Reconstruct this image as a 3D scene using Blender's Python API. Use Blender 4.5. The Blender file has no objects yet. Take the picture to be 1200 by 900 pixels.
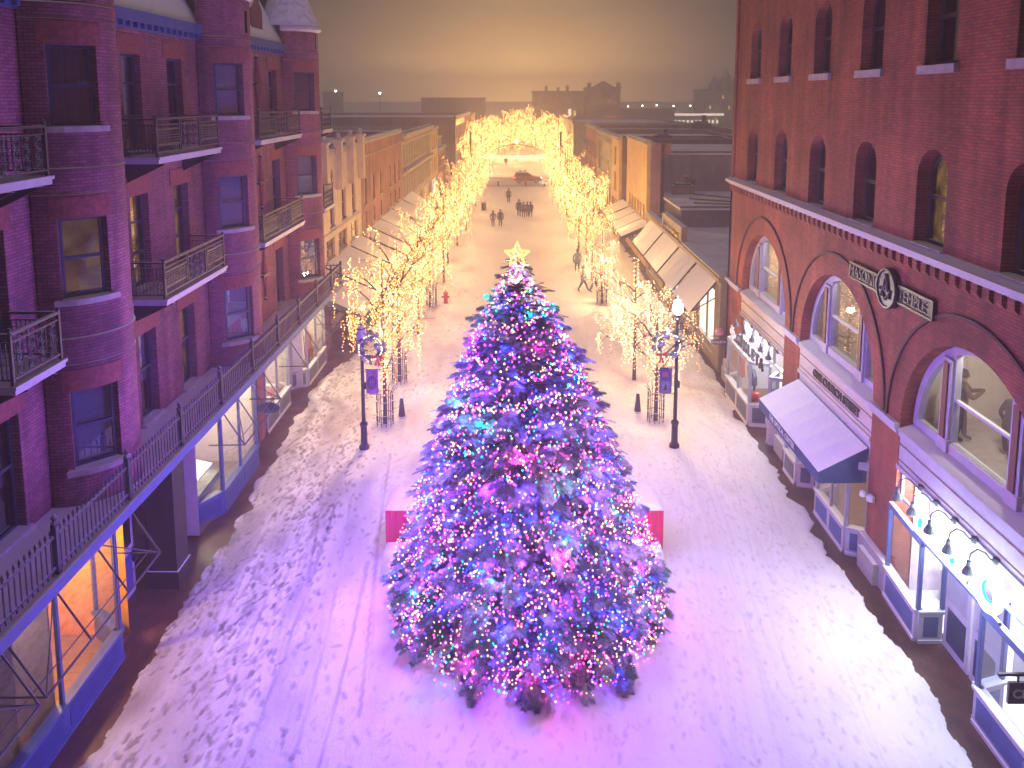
import bpy, bmesh, math, random
import numpy as np
from mathutils import Vector, Matrix
S = bpy.context.scene
C = S.collection
RND = random.Random(7)
NP = np.random.default_rng(11)
PI = math.pi

# ------------------------------------------------------------------ tagging
def tag(o, label=None, cat=None, group=None, kind=None):
    if label: o['label'] = label
    if cat: o['category'] = cat
    if group: o['group'] = group
    if kind: o['kind'] = kind
    return o
def thing(name, label, cat, loc=(0, 0, 0), group=None):
    o = bpy.data.objects.new(name, None); C.objects.link(o)
    o.location = loc; o.empty_display_size = .3
    return tag(o, label, cat, group)
def link(name, me, parent=None):
    o = bpy.data.objects.new(name, me); C.objects.link(o)
    if parent is not None:
        o.parent = parent
        if parent.type == 'EMPTY': o.location = -Vector(parent.location)
    return o
def copy_tree(o, parent=None):
    c = o.copy(); C.objects.link(c)
    if parent is not None: c.parent = parent
    for ch in list(o.children): copy_tree(ch, c)
    return c

# ------------------------------------------------------------------ meshes
class MB:
    def __init__(s): s.v = []; s.f = []; s.m = []; s.p = []
    def add(s, vs, fs, m=0):
        n = len(s.v); s.p.append((n, len(s.f))); s.v.extend([tuple(p) for p in vs])
        for f in fs: s.f.append(tuple(i + n for i in f)); s.m.append(m)
        return s
    def quad(s, a, b, c, d, m=0): return s.add([a, b, c, d], [(0, 1, 2, 3)], m)
    def box(s, x0, x1, y0, y1, z0, z1, m=0):
        return s.add([(x0, y0, z0), (x1, y0, z0), (x1, y1, z0), (x0, y1, z0), (x0, y0, z1), (x1, y0, z1), (x1, y1, z1), (x0, y1, z1)],
                     [(0, 3, 2, 1), (4, 5, 6, 7), (0, 1, 5, 4), (1, 2, 6, 5), (2, 3, 7, 6), (3, 0, 4, 7)], m)
    def seg(s, p, q, w, z0, z1, m=0, off=0.0):
        # upright slab along the plan segment p-q
        d = Vector((q[0] - p[0], q[1] - p[1])); d.normalize(); n = Vector((-d.y, d.x))
        a = [(p[0] + n.x * (off + t), p[1] + n.y * (off + t)) for t in (-w / 2, w / 2)]
        b = [(q[0] + n.x * (off + t), q[1] + n.y * (off + t)) for t in (-w / 2, w / 2)]
        vs = [(*a[0], z0), (*b[0], z0), (*b[1], z0), (*a[1], z0), (*a[0], z1), (*b[0], z1), (*b[1], z1), (*a[1], z1)]
        return s.add(vs, [(0, 3, 2, 1), (4, 5, 6, 7), (0, 1, 5, 4), (1, 2, 6, 5), (2, 3, 7, 6), (3, 0, 4, 7)], m)
    def beam(s, p, q, w, h=None, m=0):
        h = h or w; p = Vector(p); q = Vector(q); d = (q - p).normalized()
        up = Vector((0, 0, 1)) if abs(d.z) < .95 else Vector((0, 1, 0))
        a = d.cross(up).normalized() * w / 2; b = a.cross(d).normalized() * h / 2
        vs = [p - a - b, p + a - b, p + a + b, p - a + b, q - a - b, q + a - b, q + a + b, q - a + b]
        return s.add(vs, [(0, 1, 2, 3), (7, 6, 5, 4), (0, 4, 5, 1), (1, 5, 6, 2), (2, 6, 7, 3), (3, 7, 4, 0)], m)
    def tube(s, pts, r, n=6, m=0, cap=True):
        pts = [Vector(p) for p in pts]; k = len(pts)
        rs = r if isinstance(r, (list, tuple)) else [r] * k
        ref = None; vs = []
        for i, p in enumerate(pts):
            d = (pts[min(i + 1, k - 1)] - pts[max(i - 1, 0)]).normalized()
            if ref is None: ref = d.orthogonal().normalized()
            a = (ref - d * ref.dot(d)); a = a.normalized() if a.length > 1e-6 else d.orthogonal().normalized()
            ref = a; b = d.cross(a)
            vs += [p + (a * math.cos(2 * PI * j / n) + b * math.sin(2 * PI * j / n)) * rs[i] for j in range(n)]
        fs = [(i * n + j, i * n + (j + 1) % n, (i + 1) * n + (j + 1) % n, (i + 1) * n + j) for i in range(k - 1) for j in range(n)]
        if cap: fs += [tuple(range(n - 1, -1, -1)), tuple((k - 1) * n + j for j in range(n))]
        return s.add(vs, fs, m)
    def lathe(s, c, prof, n=12, m=0, a0=0, a1=2 * PI):
        full = abs(a1 - a0 - 2 * PI) < 1e-6; na = n if full else n + 1; vs = []
        for (r, z) in prof:
            vs += [(c[0] + r * math.cos(a0 + (a1 - a0) * j / n), c[1] + r * math.sin(a0 + (a1 - a0) * j / n), c[2] + z) for j in range(na)]
        fs = []
        for i in range(len(prof) - 1):
            for j in range(n):
                k = (j + 1) % na
                fs.append((i * na + j, i * na + k, (i + 1) * na + k, (i + 1) * na + j))
        if full:
            fs.append(tuple(range(na - 1, -1, -1))); fs.append(tuple((len(prof) - 1) * na + j for j in range(na)))
        return s.add(vs, fs, m)
    def torus(s, c, R, r, axis='X', n=18, k=6, m=0, sy=1.0):
        vs = []
        for i in range(n):
            a = 2 * PI * i / n
            for j in range(k):
                b = 2 * PI * j / k; rr = R + r * math.cos(b); u = rr * math.cos(a) * sy; v = rr * math.sin(a); w = r * math.sin(b)
                p = {'X': (w, u, v), 'Y': (u, w, v), 'Z': (u, v, w)}[axis]
                vs.append((c[0] + p[0], c[1] + p[1], c[2] + p[2]))
        fs = [(i * k + j, ((i + 1) % n) * k + j, ((i + 1) % n) * k + (j + 1) % k, i * k + (j + 1) % k) for i in range(n) for j in range(k)]
        return s.add(vs, fs, m)
    def ball(s, c, r, m=0, n=8, k=5, sx=1, sy=1, sz=1):
        vs = [(c[0], c[1], c[2] - r * sz)]; 
        for i in range(1, k):
            t = -PI / 2 + PI * i / k
            vs += [(c[0] + sx * r * math.cos(t) * math.cos(2 * PI * j / n), c[1] + sy * r * math.cos(t) * math.sin(2 * PI * j / n), c[2] + sz * r * math.sin(t)) for j in range(n)]
        vs.append((c[0], c[1], c[2] + r * sz)); L = len(vs) - 1
        fs = [(0, 1 + (j + 1) % n, 1 + j) for j in range(n)]
        for i in range(k - 2):
            fs += [(1 + i * n + j, 1 + i * n + (j + 1) % n, 1 + (i + 1) * n + (j + 1) % n, 1 + (i + 1) * n + j) for j in range(n)]
        fs += [(L, 1 + (k - 2) * n + j, 1 + (k - 2) * n + (j + 1) % n) for j in range(n)]
        return s.add(vs, fs, m)
    def prism(s, poly, axis, a, b, m=0):
        # poly of 2D points; axis 'X': (y,z) extruded x=a..b ; 'Y': (x,z) ; 'Z': (x,y)
        f = {'X': lambda u, v, w: (w, u, v), 'Y': lambda u, v, w: (u, w, v), 'Z': lambda u, v, w: (u, v, w)}[axis]
        n = len(poly); vs = [f(u, v, a) for u, v in poly] + [f(u, v, b) for u, v in poly]
        fs = [tuple(range(n)), tuple(range(2 * n - 1, n - 1, -1))] + [(i, (i + 1) % n, n + (i + 1) % n, n + i) for i in range(n)]
        return s.add(vs, fs, m)
    def mesh(s, name, mats):
        me = bpy.data.meshes.new(name); me.from_pydata(s.v, [], s.f)
        for mt in (mats if isinstance(mats, (list, tuple)) else [mats]): me.materials.append(mt)
        if any(s.m): me.polygons.foreach_set('material_index', s.m)
        me.update(); return me
    def build_each(s, name, mats, parent=None, k=1):
        # one object for every k shapes added
        st = s.p + [(len(s.v), len(s.f))]
        for i in range(0, len(s.p), k):
            (v0, f0), (v1, f1) = st[i], st[min(i + k, len(s.p))]
            b = MB(); b.v = s.v[v0:v1]; b.f = [tuple(j - v0 for j in f) for f in s.f[f0:f1]]; b.m = s.m[f0:f1]; o = b.build(name, mats, parent)
        return o
    def build(s, name, mats, parent=None, smooth=False, fix=True):
        me = s.mesh(name, mats)
        if fix and len(s.f) < 60000:
            bm = bmesh.new(); bm.from_mesh(me); bmesh.ops.recalc_face_normals(bm, faces=bm.faces); bm.to_mesh(me); bm.free()
        if smooth: me.polygons.foreach_set('use_smooth', [True] * len(me.polygons))
        return link(name, me, parent)

AX = {'L': Matrix(((0, 0, 1), (1, 0, 0), (0, 1, 0))),   # local x->Y, y->Z, z->X
      'C': Matrix(((1, 0, 0), (0, 0, -1), (0, 1, 0)))}  # local x->X, y->Z, z->-Y
def curve_mesh(cu, name):
    o = bpy.data.objects.new('tmp', cu); C.objects.link(o)
    bpy.context.view_layer.update()
    dg = bpy.context.evaluated_depsgraph_get()
    me = bpy.data.meshes.new_from_object(o.evaluated_get(dg)); me.name = name
    bpy.data.objects.remove(o); bpy.data.curves.remove(cu)
    return me
def holed_mesh(name, outline, holes, axis, w, thick, mats, bevel=0):
    """flat wall or frame with real openings; its centre plane at w, thickness thick"""
    cu = bpy.data.curves.new(name, 'CURVE'); cu.dimensions = '2D'; cu.fill_mode = 'BOTH'; cu.extrude = thick / 2
    cu.bevel_depth = bevel; cu.bevel_resolution = 0
    for poly in [outline] + list(holes):
        sp = cu.splines.new('POLY'); sp.points.add(len(poly) - 1); sp.use_cyclic_u = True
        for i, (u, v) in enumerate(poly): sp.points[i].co = (u, v, 0, 1)
    me = curve_mesh(cu, name)
    M = AX['L' if axis in 'LR' else 'C'].to_4x4()
    me.transform(Matrix.Translation((w, 0, 0) if axis in 'LR' else (0, w, 0)) @ M)
    me.materials.clear()
    for mt in (mats if isinstance(mats, (list, tuple)) else [mats]): me.materials.append(mt)
    for p in me.polygons: p.use_smooth = False; p.material_index = 0
    return me
def holed(name, outline, holes, axis, w, thick, mats, parent=None):
    return link(name, holed_mesh(name, outline, holes, axis, w, thick, mats), parent)
def rect(a, b, c, d): return [(a, c), (b, c), (b, d), (a, d)]
def arch(yc, r, z0, zs, n=20, y0=None, y1=None):
    pts = [(yc - r, z0), (yc + r, z0)]
    return pts + [(yc + r * math.cos(PI * i / n), zs + r * math.sin(PI * i / n)) for i in range(n + 1)]
def text_mesh(name, body, size, depth, org, face, mat, sx=1.0, align='CENTER', bold=0.0):
    cu = bpy.data.curves.new(name, 'FONT'); cu.body = body; cu.size = size; cu.extrude = depth / 2
    cu.align_x = align; cu.align_y = 'CENTER'; cu.resolution_u = 3; cu.offset = bold
    me = curve_mesh(cu, name)
    B = {'R': Matrix(((0, 0, -1), (-1, 0, 0), (0, 1, 0))), 'L': Matrix(((0, 0, 1), (1, 0, 0), (0, 1, 0))), 'C': Matrix(((1, 0, 0), (0, 0, -1), (0, 1, 0)))}[face]
    me.transform(Matrix.Translation(org) @ B.to_4x4() @ Matrix.Diagonal((sx, 1, 1, 1)))
    me.materials.clear(); me.materials.append(mat)
    for p in me.polygons: p.material_index = 0
    return me

# ------------------------------------------------------------------ materials
def new_mat(name):
    m = bpy.data.materials.new(name); m.use_nodes = True; nt = m.node_tree
    return m, nt, nt.nodes['Principled BSDF'], nt.nodes['Material Output']
def nd(nt, typ, **kw):
    n = nt.nodes.new(typ)
    for k, v in kw.items():
        if k in n.inputs and not hasattr(n, k): n.inputs[k].default_value = v
        else: setattr(n, k, v)
    return n
def add_snow(nt, b, colsock, amount=.62, soft=.16):
    """snow lies on whatever faces up"""
    g = nd(nt, 'ShaderNodeNewGeometry'); sp = nd(nt, 'ShaderNodeSeparateXYZ'); nt.links.new(g.outputs['Normal'], sp.inputs[0])
    tc = nd(nt, 'ShaderNodeTexCoord'); no = nd(nt, 'ShaderNodeTexNoise'); no.inputs['Scale'].default_value = 3.5; no.inputs['Detail'].default_value = 5
    nt.links.new(tc.outputs['Object'], no.inputs['Vector'])
    ma = nd(nt, 'ShaderNodeMath', operation='MULTIPLY_ADD'); nt.links.new(no.outputs['Fac'], ma.inputs[0]); ma.inputs[1].default_value = .45; nt.links.new(sp.outputs['Z'], ma.inputs[2])
    mr = nd(nt, 'ShaderNodeMapRange'); mr.inputs['From Min'].default_value = amount + .22 - soft; mr.inputs['From Max'].default_value = amount + .22 + soft
    nt.links.new(ma.outputs[0], mr.inputs['Value'])
    mx = nd(nt, 'ShaderNodeMix', data_type='RGBA'); nt.links.new(mr.outputs[0], mx.inputs['Factor'])
    nt.links.new(colsock, mx.inputs['A']); mx.inputs['B'].default_value = (.80, .81, .84, 1)
    return mx.outputs['Result']
def mat(name, col, rough=.6, metal=0., var=.25, scale=4., snow=False, bump=0., spec=.5, stretch=None, amount=.62):
    m, nt, b, out = new_mat(name)
    tc = nd(nt, 'ShaderNodeTexCoord'); no = nd(nt, 'ShaderNodeTexNoise'); no.inputs['Scale'].default_value = scale; no.inputs['Detail'].default_value = 6
    if stretch:
        mp = nd(nt, 'ShaderNodeMapping'); mp.inputs['Scale'].default_value = stretch
        nt.links.new(tc.outputs['Object'], mp.inputs['Vector']); nt.links.new(mp.outputs[0], no.inputs['Vector'])
    else: nt.links.new(tc.outputs['Object'], no.inputs['Vector'])
    r = nd(nt, 'ShaderNodeValToRGB'); e = r.color_ramp.elements
    e[0].position = .3; e[1].position = .72
    e[0].color = (*[max(0, c * (1 - var)) for c in col], 1); e[1].color = (*[min(1, c * (1 + var * .6)) for c in col], 1)
    nt.links.new(no.outputs['Fac'], r.inputs['Fac'])
    s = r.outputs['Color']
    if snow: s = add_snow(nt, b, s, amount)
    nt.links.new(s, b.inputs['Base Color'])
    b.inputs['Roughness'].default_value = rough; b.inputs['Metallic'].default_value = metal; b.inputs['Specular IOR Level'].default_value = spec
    if bump:
        bp = nd(nt, 'ShaderNodeBump'); bp.inputs['Strength'].default_value = bump; bp.inputs['Distance'].default_value = .02
        nt.links.new(no.outputs['Fac'], bp.inputs['Height']); nt.links.new(bp.outputs[0], b.inputs['Normal'])
    return m
def brick(name, c1, c2, mortar, snow=True, scale=1.0, floor=False, rough=.8, dirt=.35):
    m, nt, b, out = new_mat(name)
    tc = nd(nt, 'ShaderNodeTexCoord'); sp = nd(nt, 'ShaderNodeSeparateXYZ'); nt.links.new(tc.outputs['Object'], sp.inputs[0])
    cb = nd(nt, 'ShaderNodeCombineXYZ')
    if floor:
        nt.links.new(sp.outputs['Y'], cb.inputs[0]); nt.links.new(sp.outputs['X'], cb.inputs[1])
    else:
        ad = nd(nt, 'ShaderNodeMath', operation='ADD'); nt.links.new(sp.outputs['X'], ad.inputs[0]); nt.links.new(sp.outputs['Y'], ad.inputs[1])
        nt.links.new(ad.outputs[0], cb.inputs[0]); nt.links.new(sp.outputs['Z'], cb.inputs[1])
    bt = nd(nt, 'ShaderNodeTexBrick'); nt.links.new(cb.outputs[0], bt.inputs['Vector'])
    bt.inputs['Scale'].default_value = 1; bt.inputs['Brick Width'].default_value = .24 * scale; bt.inputs['Row Height'].default_value = .078 * scale
    bt.inputs['Mortar Size'].default_value = .011 * scale; bt.inputs['Mortar Smooth'].default_value = .3; bt.inputs['Bias'].default_value = -.2
    bt.inputs['Color1'].default_value = (*c1, 1); bt.inputs['Color2'].default_value = (*c2, 1); bt.inputs['Mortar'].default_value = (*mortar, 1)
    no = nd(nt, 'ShaderNodeTexNoise'); no.inputs['Scale'].default_value = .45; no.inputs['Detail'].default_value = 8; no.inputs['Roughness'].default_value = .62
    nt.links.new(tc.outputs['Object'], no.inputs['Vector'])
    mr = nd(nt, 'ShaderNodeMapRange'); mr.inputs['From Min'].default_value = .3; mr.inputs['From Max'].default_value = .7
    mr.inputs['To Min'].default_value = .82 - dirt; mr.inputs['To Max'].default_value = 1.25; nt.links.new(no.outputs['Fac'], mr.inputs['Value'])
    # rain streaks running down the wall
    st = nd(nt, 'ShaderNodeTexNoise'); st.inputs['Scale'].default_value = 1.0; st.inputs['Detail'].default_value = 4
    mp = nd(nt, 'ShaderNodeMapping'); mp.inputs['Scale'].default_value = (2.2, 2.2, .18); nt.links.new(tc.outputs['Object'], mp.inputs[0]); nt.links.new(mp.outputs[0], st.inputs['Vector'])
    m2 = nd(nt, 'ShaderNodeMapRange'); m2.inputs['From Min'].default_value = .32; m2.inputs['From Max'].default_value = .68; m2.inputs['To Min'].default_value = .62; m2.inputs['To Max'].default_value = 1.15
    nt.links.new(st.outputs['Fac'], m2.inputs['Value'])
    mm = nd(nt, 'ShaderNodeMath', operation='MULTIPLY'); nt.links.new(mr.outputs[0], mm.inputs[0]); nt.links.new(m2.outputs[0], mm.inputs[1])
    vm = nd(nt, 'ShaderNodeVectorMath', operation='SCALE'); nt.links.new(bt.outputs['Color'], vm.inputs[0]); nt.links.new(mm.outputs[0], vm.inputs['Scale'])
    s = vm.outputs[0]
    if snow: s = add_snow(nt, b, s)
    nt.links.new(s, b.inputs['Base Color']); b.inputs['Roughness'].default_value = rough
    bp = nd(nt, 'ShaderNodeBump'); bp.inputs['Strength'].default_value = .55; bp.inputs['Distance'].default_value = .012; bp.invert = True
    nt.links.new(bt.outputs['Fac'], bp.inputs['Height']); nt.links.new(bp.outputs[0], b.inputs['Normal'])
    if floor:
        n3 = nd(nt, 'ShaderNodeTexNoise'); n3.inputs['Scale'].default_value = .7; n3.inputs['Detail'].default_value = 5; nt.links.new(tc.outputs['Object'], n3.inputs['Vector'])
        m3 = nd(nt, 'ShaderNodeMapRange'); m3.inputs['From Min'].default_value = .38; m3.inputs['From Max'].default_value = .62; m3.inputs['To Min'].default_value = .34; m3.inputs['To Max'].default_value = .6
        nt.links.new(n3.outputs['Fac'], m3.inputs['Value']); nt.links.new(m3.outputs[0], b.inputs['Roughness'])
    return m
def emit(name, col, strength, sample=False):
    m, nt, b, out = new_mat(name)
    nt.nodes.remove(b); e = nd(nt, 'ShaderNodeEmission'); e.inputs['Color'].default_value = (*col, 1); e.inputs['Strength'].default_value = strength
    nt.links.new(e.outputs[0], out.inputs['Surface'])
    m.cycles.emission_sampling = 'AUTO' if sample else 'NONE'
    return m
def lit_window(name, c1, c2, strength, scale=1.5):
    """a window whose room is lit: uneven warm light through blinds and furniture"""
    m, nt, b, out = new_mat(name)
    tc = nd(nt, 'ShaderNodeTexCoord'); no = nd(nt, 'ShaderNodeTexNoise'); no.inputs['Scale'].default_value = scale; no.inputs['Detail'].default_value = 3
    nt.links.new(tc.outputs['Object'], no.inputs['Vector'])
    r = nd(nt, 'ShaderNodeValToRGB'); r.color_ramp.elements[0].position = .35; r.color_ramp.elements[1].position = .65
    r.color_ramp.elements[0].color = (*c1, 1); r.color_ramp.elements[1].color = (*c2, 1)
    nt.links.new(no.outputs['Fac'], r.inputs[0]); nt.links.new(r.outputs[0], b.inputs['Emission Color']); b.inputs['Emission Strength'].default_value = strength
    b.inputs['Base Color'].default_value = (.02, .02, .02, 1); b.inputs['Roughness'].default_value = .06
    m.cycles.emission_sampling = 'NONE'
    return m
def glass_mat(name, tint=(.92, .95, .97), rough=.015, boost=1.0):
    m, nt, b, out = new_mat(name); nt.nodes.remove(b)
    t = nd(nt, 'ShaderNodeBsdfTransparent'); t.inputs[0].default_value = (*tint, 1)
    g = nd(nt, 'ShaderNodeBsdfGlossy'); g.inputs['Roughness'].default_value = rough
    f = nd(nt, 'ShaderNodeLayerWeight'); f.inputs['Blend'].default_value = .5
    pw = nd(nt, 'ShaderNodeMath', operation='POWER'); pw.inputs[1].default_value = 4.0; nt.links.new(f.outputs['Facing'], pw.inputs[0])
    mu = nd(nt, 'ShaderNodeMath', operation='MULTIPLY_ADD'); mu.inputs[1].default_value = .9; mu.inputs[2].default_value = .045 * boost; mu.use_clamp = True; nt.links.new(pw.outputs[0], mu.inputs[0])
    x = nd(nt, 'ShaderNodeMixShader'); nt.links.new(mu.outputs[0], x.inputs[0]); nt.links.new(t.outputs[0], x.inputs[1]); nt.links.new(g.outputs[0], x.inputs[2])
    nt.links.new(x.outputs[0], out.inputs['Surface'])
    return m

M = {}
M['brick_l'] = brick('brick_red_violet_lit', (.36, .11, .17), (.19, .058, .095), (.10, .048, .07))  # red brick with the tree's violet light mixed into its colour
M['brick_r'] = brick('brick_deep_red', (.38, .09, .046), (.23, .052, .03), (.13, .055, .04), dirt=.25)
M['brick_o'] = brick('brick_orange', (.42, .17, .06), (.34, .13, .05), (.3, .2, .13))
M['brick_b'] = brick('brick_brown', (.26, .13, .075), (.20, .10, .06), (.2, .14, .1))
M['brick_p'] = brick('brick_pink', (.42, .20, .18), (.36, .16, .15), (.3, .22, .2))
M['paver'] = brick('brick_paver', (.14, .042, .026), (.075, .027, .019), (.03, .024, .02), snow=False, scale=.9, floor=True, rough=.4)
M['sandstone'] = mat('red_sandstone', (.25, .065, .065), .8, var=.4, bump=.4, scale=9)
M['band'] = mat('banded_brownstone', (.20, .06, .07), .8, var=.4, snow=True, amount=.5)
M['stone'] = mat('pale_stone', (.42, .38, .36), .8, snow=True, bump=.3)
M['granite'] = mat('grey_granite', (.30, .29, .29), .7, snow=True, bump=.3, scale=14)
M['darkstone'] = mat('dark_stone', (.014, .014, .016), .55, snow=True, bump=.3, var=.5)
M['snow'] = mat('settled_snow', (.80, .81, .84), .65, var=.05, bump=.25, scale=7)
M['iron'] = mat('black_iron', (.018, .018, .022), .45, .4, snow=True, amount=.5)
M['iron0'] = mat('black_iron_bare', (.018, .018, .022), .42, .4)
M['blueiron'] = mat('blue_black_iron', (.05, .055, .09), .5, .3)
M['rail'] = mat('frosted_iron', (.022, .025, .042), .5, 0, snow=True, amount=.72)
M['blueplain'] = mat('dry_blue_paint', (.06, .095, .27), .45, var=.2)
M['bluepanel'] = mat('royal_blue_paint', (.028, .055, .22), .4, var=.25)
M['blue'] = mat('blue_grey_paint', (.06, .095, .27), .45, snow=True, var=.2)
M['bluedk'] = mat('deep_blue_paint', (.022, .035, .085), .4, var=.25)
M['lav'] = mat('lavender_grey_paint', (.42, .42, .52), .5, snow=True, var=.12)
M['grey'] = mat('grey_paint', (.30, .32, .36), .5, snow=True, var=.15)
M['greydk'] = mat('slate_paint', (.085, .10, .13), .45, var=.25)
M['cream'] = mat('cream_stucco', (.58, .47, .33), .8, snow=True, bump=.2, stretch=(1, 1, .3))
M['creampanel'] = mat('cream_panel', (.55, .50, .44), .55, snow=True, var=.1)
M['ochre'] = mat('ochre_stucco', (.62, .43, .16), .8, snow=True, bump=.2, stretch=(1, 1, .3))
M['olive'] = mat('olive_paint', (.22, .17, .07), .6, snow=True)
M['palestone'] = mat('buff_stone', (.42, .36, .24), .8, snow=True, bump=.3)
M['moulding'] = mat('dark_moulding', (.07, .02, .022), .7)
M['maroon'] = mat('maroon_paint', (.13, .035, .03), .5, snow=True)
M['wood_dk'] = mat('dark_brown_wood', (.04, .024, .02), .5, snow=True, stretch=(6, 6, .6))
M['white'] = mat('white_paint', (.72, .72, .74), .5, var=.08)
M['offwhite'] = mat('offwhite_wall', (.62, .58, .52), .8, var=.1)
M['slate'] = mat('slate_roof', (.07, .07, .085), .6, snow=True, amount=.25, bump=.4, scale=8)
M['flatroof'] = mat('snowy_flat_roof', (.80, .80, .83), .75, var=.28, scale=.45, bump=.4)
M['greywall'] = mat('grey_rendered_wall', (.25, .22, .225), .85, snow=True, var=.35, stretch=(1, 1, .2), scale=2.5)
M['darkwall'] = mat('dark_wall', (.12, .105, .105), .8, snow=True, var=.4)
M['room_dk'] = mat('unlit_room', (.035, .03, .03), .9)
M['wood'] = mat('oak_floor', (.26, .15, .075), .4, stretch=(1, 8, 1), scale=2, var=.4)
M['tan'] = mat('tan_canvas', (.38, .28, .18), .8, snow=True, amount=.3)
M['navy'] = mat('navy_canvas', (.02, .045, .14), .75, snow=True, amount=.25)
M['under'] = mat('dark_canvas', (.05, .04, .035), .8)
M['red'] = mat('red_paint', (.60, .02, .06), .5, snow=True, var=.3, stretch=(6, 6, .4))
M['redsnow'] = mat('red_gloss', (.5, .03, .02), .4)
M['orange'] = mat('orange_wall', (.78, .33, .035), .7)
M['bark'] = mat('dark_bark', (.06, .042, .032), .9, var=.5, scale=12)
M['glass'] = glass_mat('window_glass')
M['glass_r'] = glass_mat('reflective_glass', (.72, .76, .84), .012, 4.0)
M['blind'] = mat('pale_blind', (.58, .60, .66), .8, stretch=(.2, .2, 14), scale=3, var=.18)
M['blinddk'] = mat('grey_curtain', (.16, .17, .2), .85, stretch=(8, 8, .2), scale=3, var=.4)
M['curtain'] = mat('beige_curtain', (.5, .42, .3), .85, stretch=(8, 8, .2), scale=3, var=.35)
M['dkglass'] = mat('dark_glass', (.010, .011, .015), .05, var=.3, spec=.6)
M['litwarm'] = lit_window('lit_window_warm', (.55, .25, .05), (1, .62, .18), .9)
M['litdim'] = lit_window('lit_window_dim', (.06, .03, .008), (.75, .42, .1), .5, 3)
M['litwhite'] = lit_window('lit_window_white', (.7, .6, .45), (1, .9, .7), 1.4)
M['litred'] = lit_window('lit_window_red', (.9, .1, .02), (1, .45, .1), 1.5)
M['shopwhite'] = lit_window('shop_light_panel', (.9, .85, .8), (1, .97, .94), 2.2)
# overall light levels
SKY = .8; WP = 980; HAZE = .0040; EXPO = .57; BULBP = 2.0
# height, lamps in the ring, watts each, outside the boughs or among them
LEVELS = [(.8, 20, 11, 0), (1.25, 22, 15, 0), (1.7, 24, 16, 0), (2.2, 23, 18, 0), (2.7, 22, 18, 0), (3.2, 20, 19, 0), (3.7, 19, 20, 0), (4.2, 17, 29, 0), (4.8, 15, 31, 0), (5.4, 13, 29, 0), (6.0, 12, 27, 0), (6.6, 10, 34, 0), (7.2, 9, 32, 0), (7.8, 8, 28, 0), (8.4, 6, 24, 0), (3.6, 5, 80, 1), (5.2, 5, 80, 1), (6.8, 4, 70, 1)]
# ------------------------------------------------------------------ camera (a shift lens: verticals kept nearly upright)
cam = bpy.data.cameras.new('camera'); co = bpy.data.objects.new('camera', cam); C.objects.link(co)
CH = 13.5
co.location = (0, 0, CH); co.rotation_euler = (math.radians(90 - 7.115), 0, 0)
cam.sensor_width = 36; cam.lens = 36 * 920 / 1200; cam.shift_x = -7 / 1200; cam.shift_y = -(450 - 228.8) / 1200
cam.clip_start = .1; cam.clip_end = 3000
S.camera = co

# ------------------------------------------------------------------ night sky over a lit town
w = bpy.data.worlds.new('World'); S.world = w; w.use_nodes = True; nt = w.node_tree
bg = nt.nodes['Background']
tc = nd(nt, 'ShaderNodeTexCoord'); nz = nd(nt, 'ShaderNodeVectorMath', operation='NORMALIZE'); nt.links.new(tc.outputs['Generated'], nz.inputs[0])
sp = nd(nt, 'ShaderNodeSeparateXYZ'); nt.links.new(nz.outputs[0], sp.inputs[0])
r1 = nd(nt, 'ShaderNodeValToRGB'); r1.color_ramp.elements[0].position = 0; r1.color_ramp.elements[0].color = (.110, .082, .064, 1)
r1.color_ramp.elements[1].position = .45; r1.color_ramp.elements[1].color = (.15, .135, .15, 1)
e = r1.color_ramp.elements.new(.13); e.color = (.079, .064, .055, 1)
nt.links.new(sp.outputs['Z'], r1.inputs[0])
# the town's glow down the street
ab = nd(nt, 'ShaderNodeMath', operation='ABSOLUTE'); nt.links.new(sp.outputs['X'], ab.inputs[0])
hx = nd(nt, 'ShaderNodeMapRange'); hx.interpolation_type = 'SMOOTHSTEP'; hx.inputs['From Min'].default_value = .30; hx.inputs['From Max'].default_value = -.02; nt.links.new(ab.outputs[0], hx.inputs[0])
hz = nd(nt, 'ShaderNodeValToRGB'); hz.color_ramp.interpolation = 'B_SPLINE'; hz.color_ramp.elements[0].color = (1, 1, 1, 1); hz.color_ramp.elements[1].position = .24; hz.color_ramp.elements[1].color = (0, 0, 0, 1)
for p_, v_ in ((.03, .85), (.06, .45), (.11, .20)): e = hz.color_ramp.elements.new(p_); e.color = (v_, v_, v_, 1)
nt.links.new(sp.outputs['Z'], hz.inputs[0])
fy = nd(nt, 'ShaderNodeMath', operation='GREATER_THAN'); nt.links.new(sp.outputs['Y'], fy.inputs[0]); fy.inputs[1].default_value = 0
hm = nd(nt, 'ShaderNodeMath', operation='MULTIPLY'); nt.links.new(hx.outputs[0], hm.inputs[0]); nt.links.new(hz.outputs[0], hm.inputs[1])
mr = nd(nt, 'ShaderNodeMath', operation='MULTIPLY'); nt.links.new(hm.outputs[0], mr.inputs[0]); nt.links.new(fy.outputs[0], mr.inputs[1])
mx = nd(nt, 'ShaderNodeMix', data_type='RGBA'); nt.links.new(mr.outputs[0], mx.inputs['Factor']); nt.links.new(r1.outputs[0], mx.inputs['A']); mx.inputs['B'].default_value = (1.6, .90, .32, 1)
cn = nd(nt, 'ShaderNodeTexNoise'); cn.inputs['Scale'].default_value = 3.2; cn.inputs['Detail'].default_value = 6; cn.inputs['Roughness'].default_value = .6
cmp_ = nd(nt, 'ShaderNodeMapping'); cmp_.inputs['Scale'].default_value = (1, 1, 3.5); nt.links.new(nz.outputs[0], cmp_.inputs[0]); nt.links.new(cmp_.outputs[0], cn.inputs['Vector'])
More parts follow.
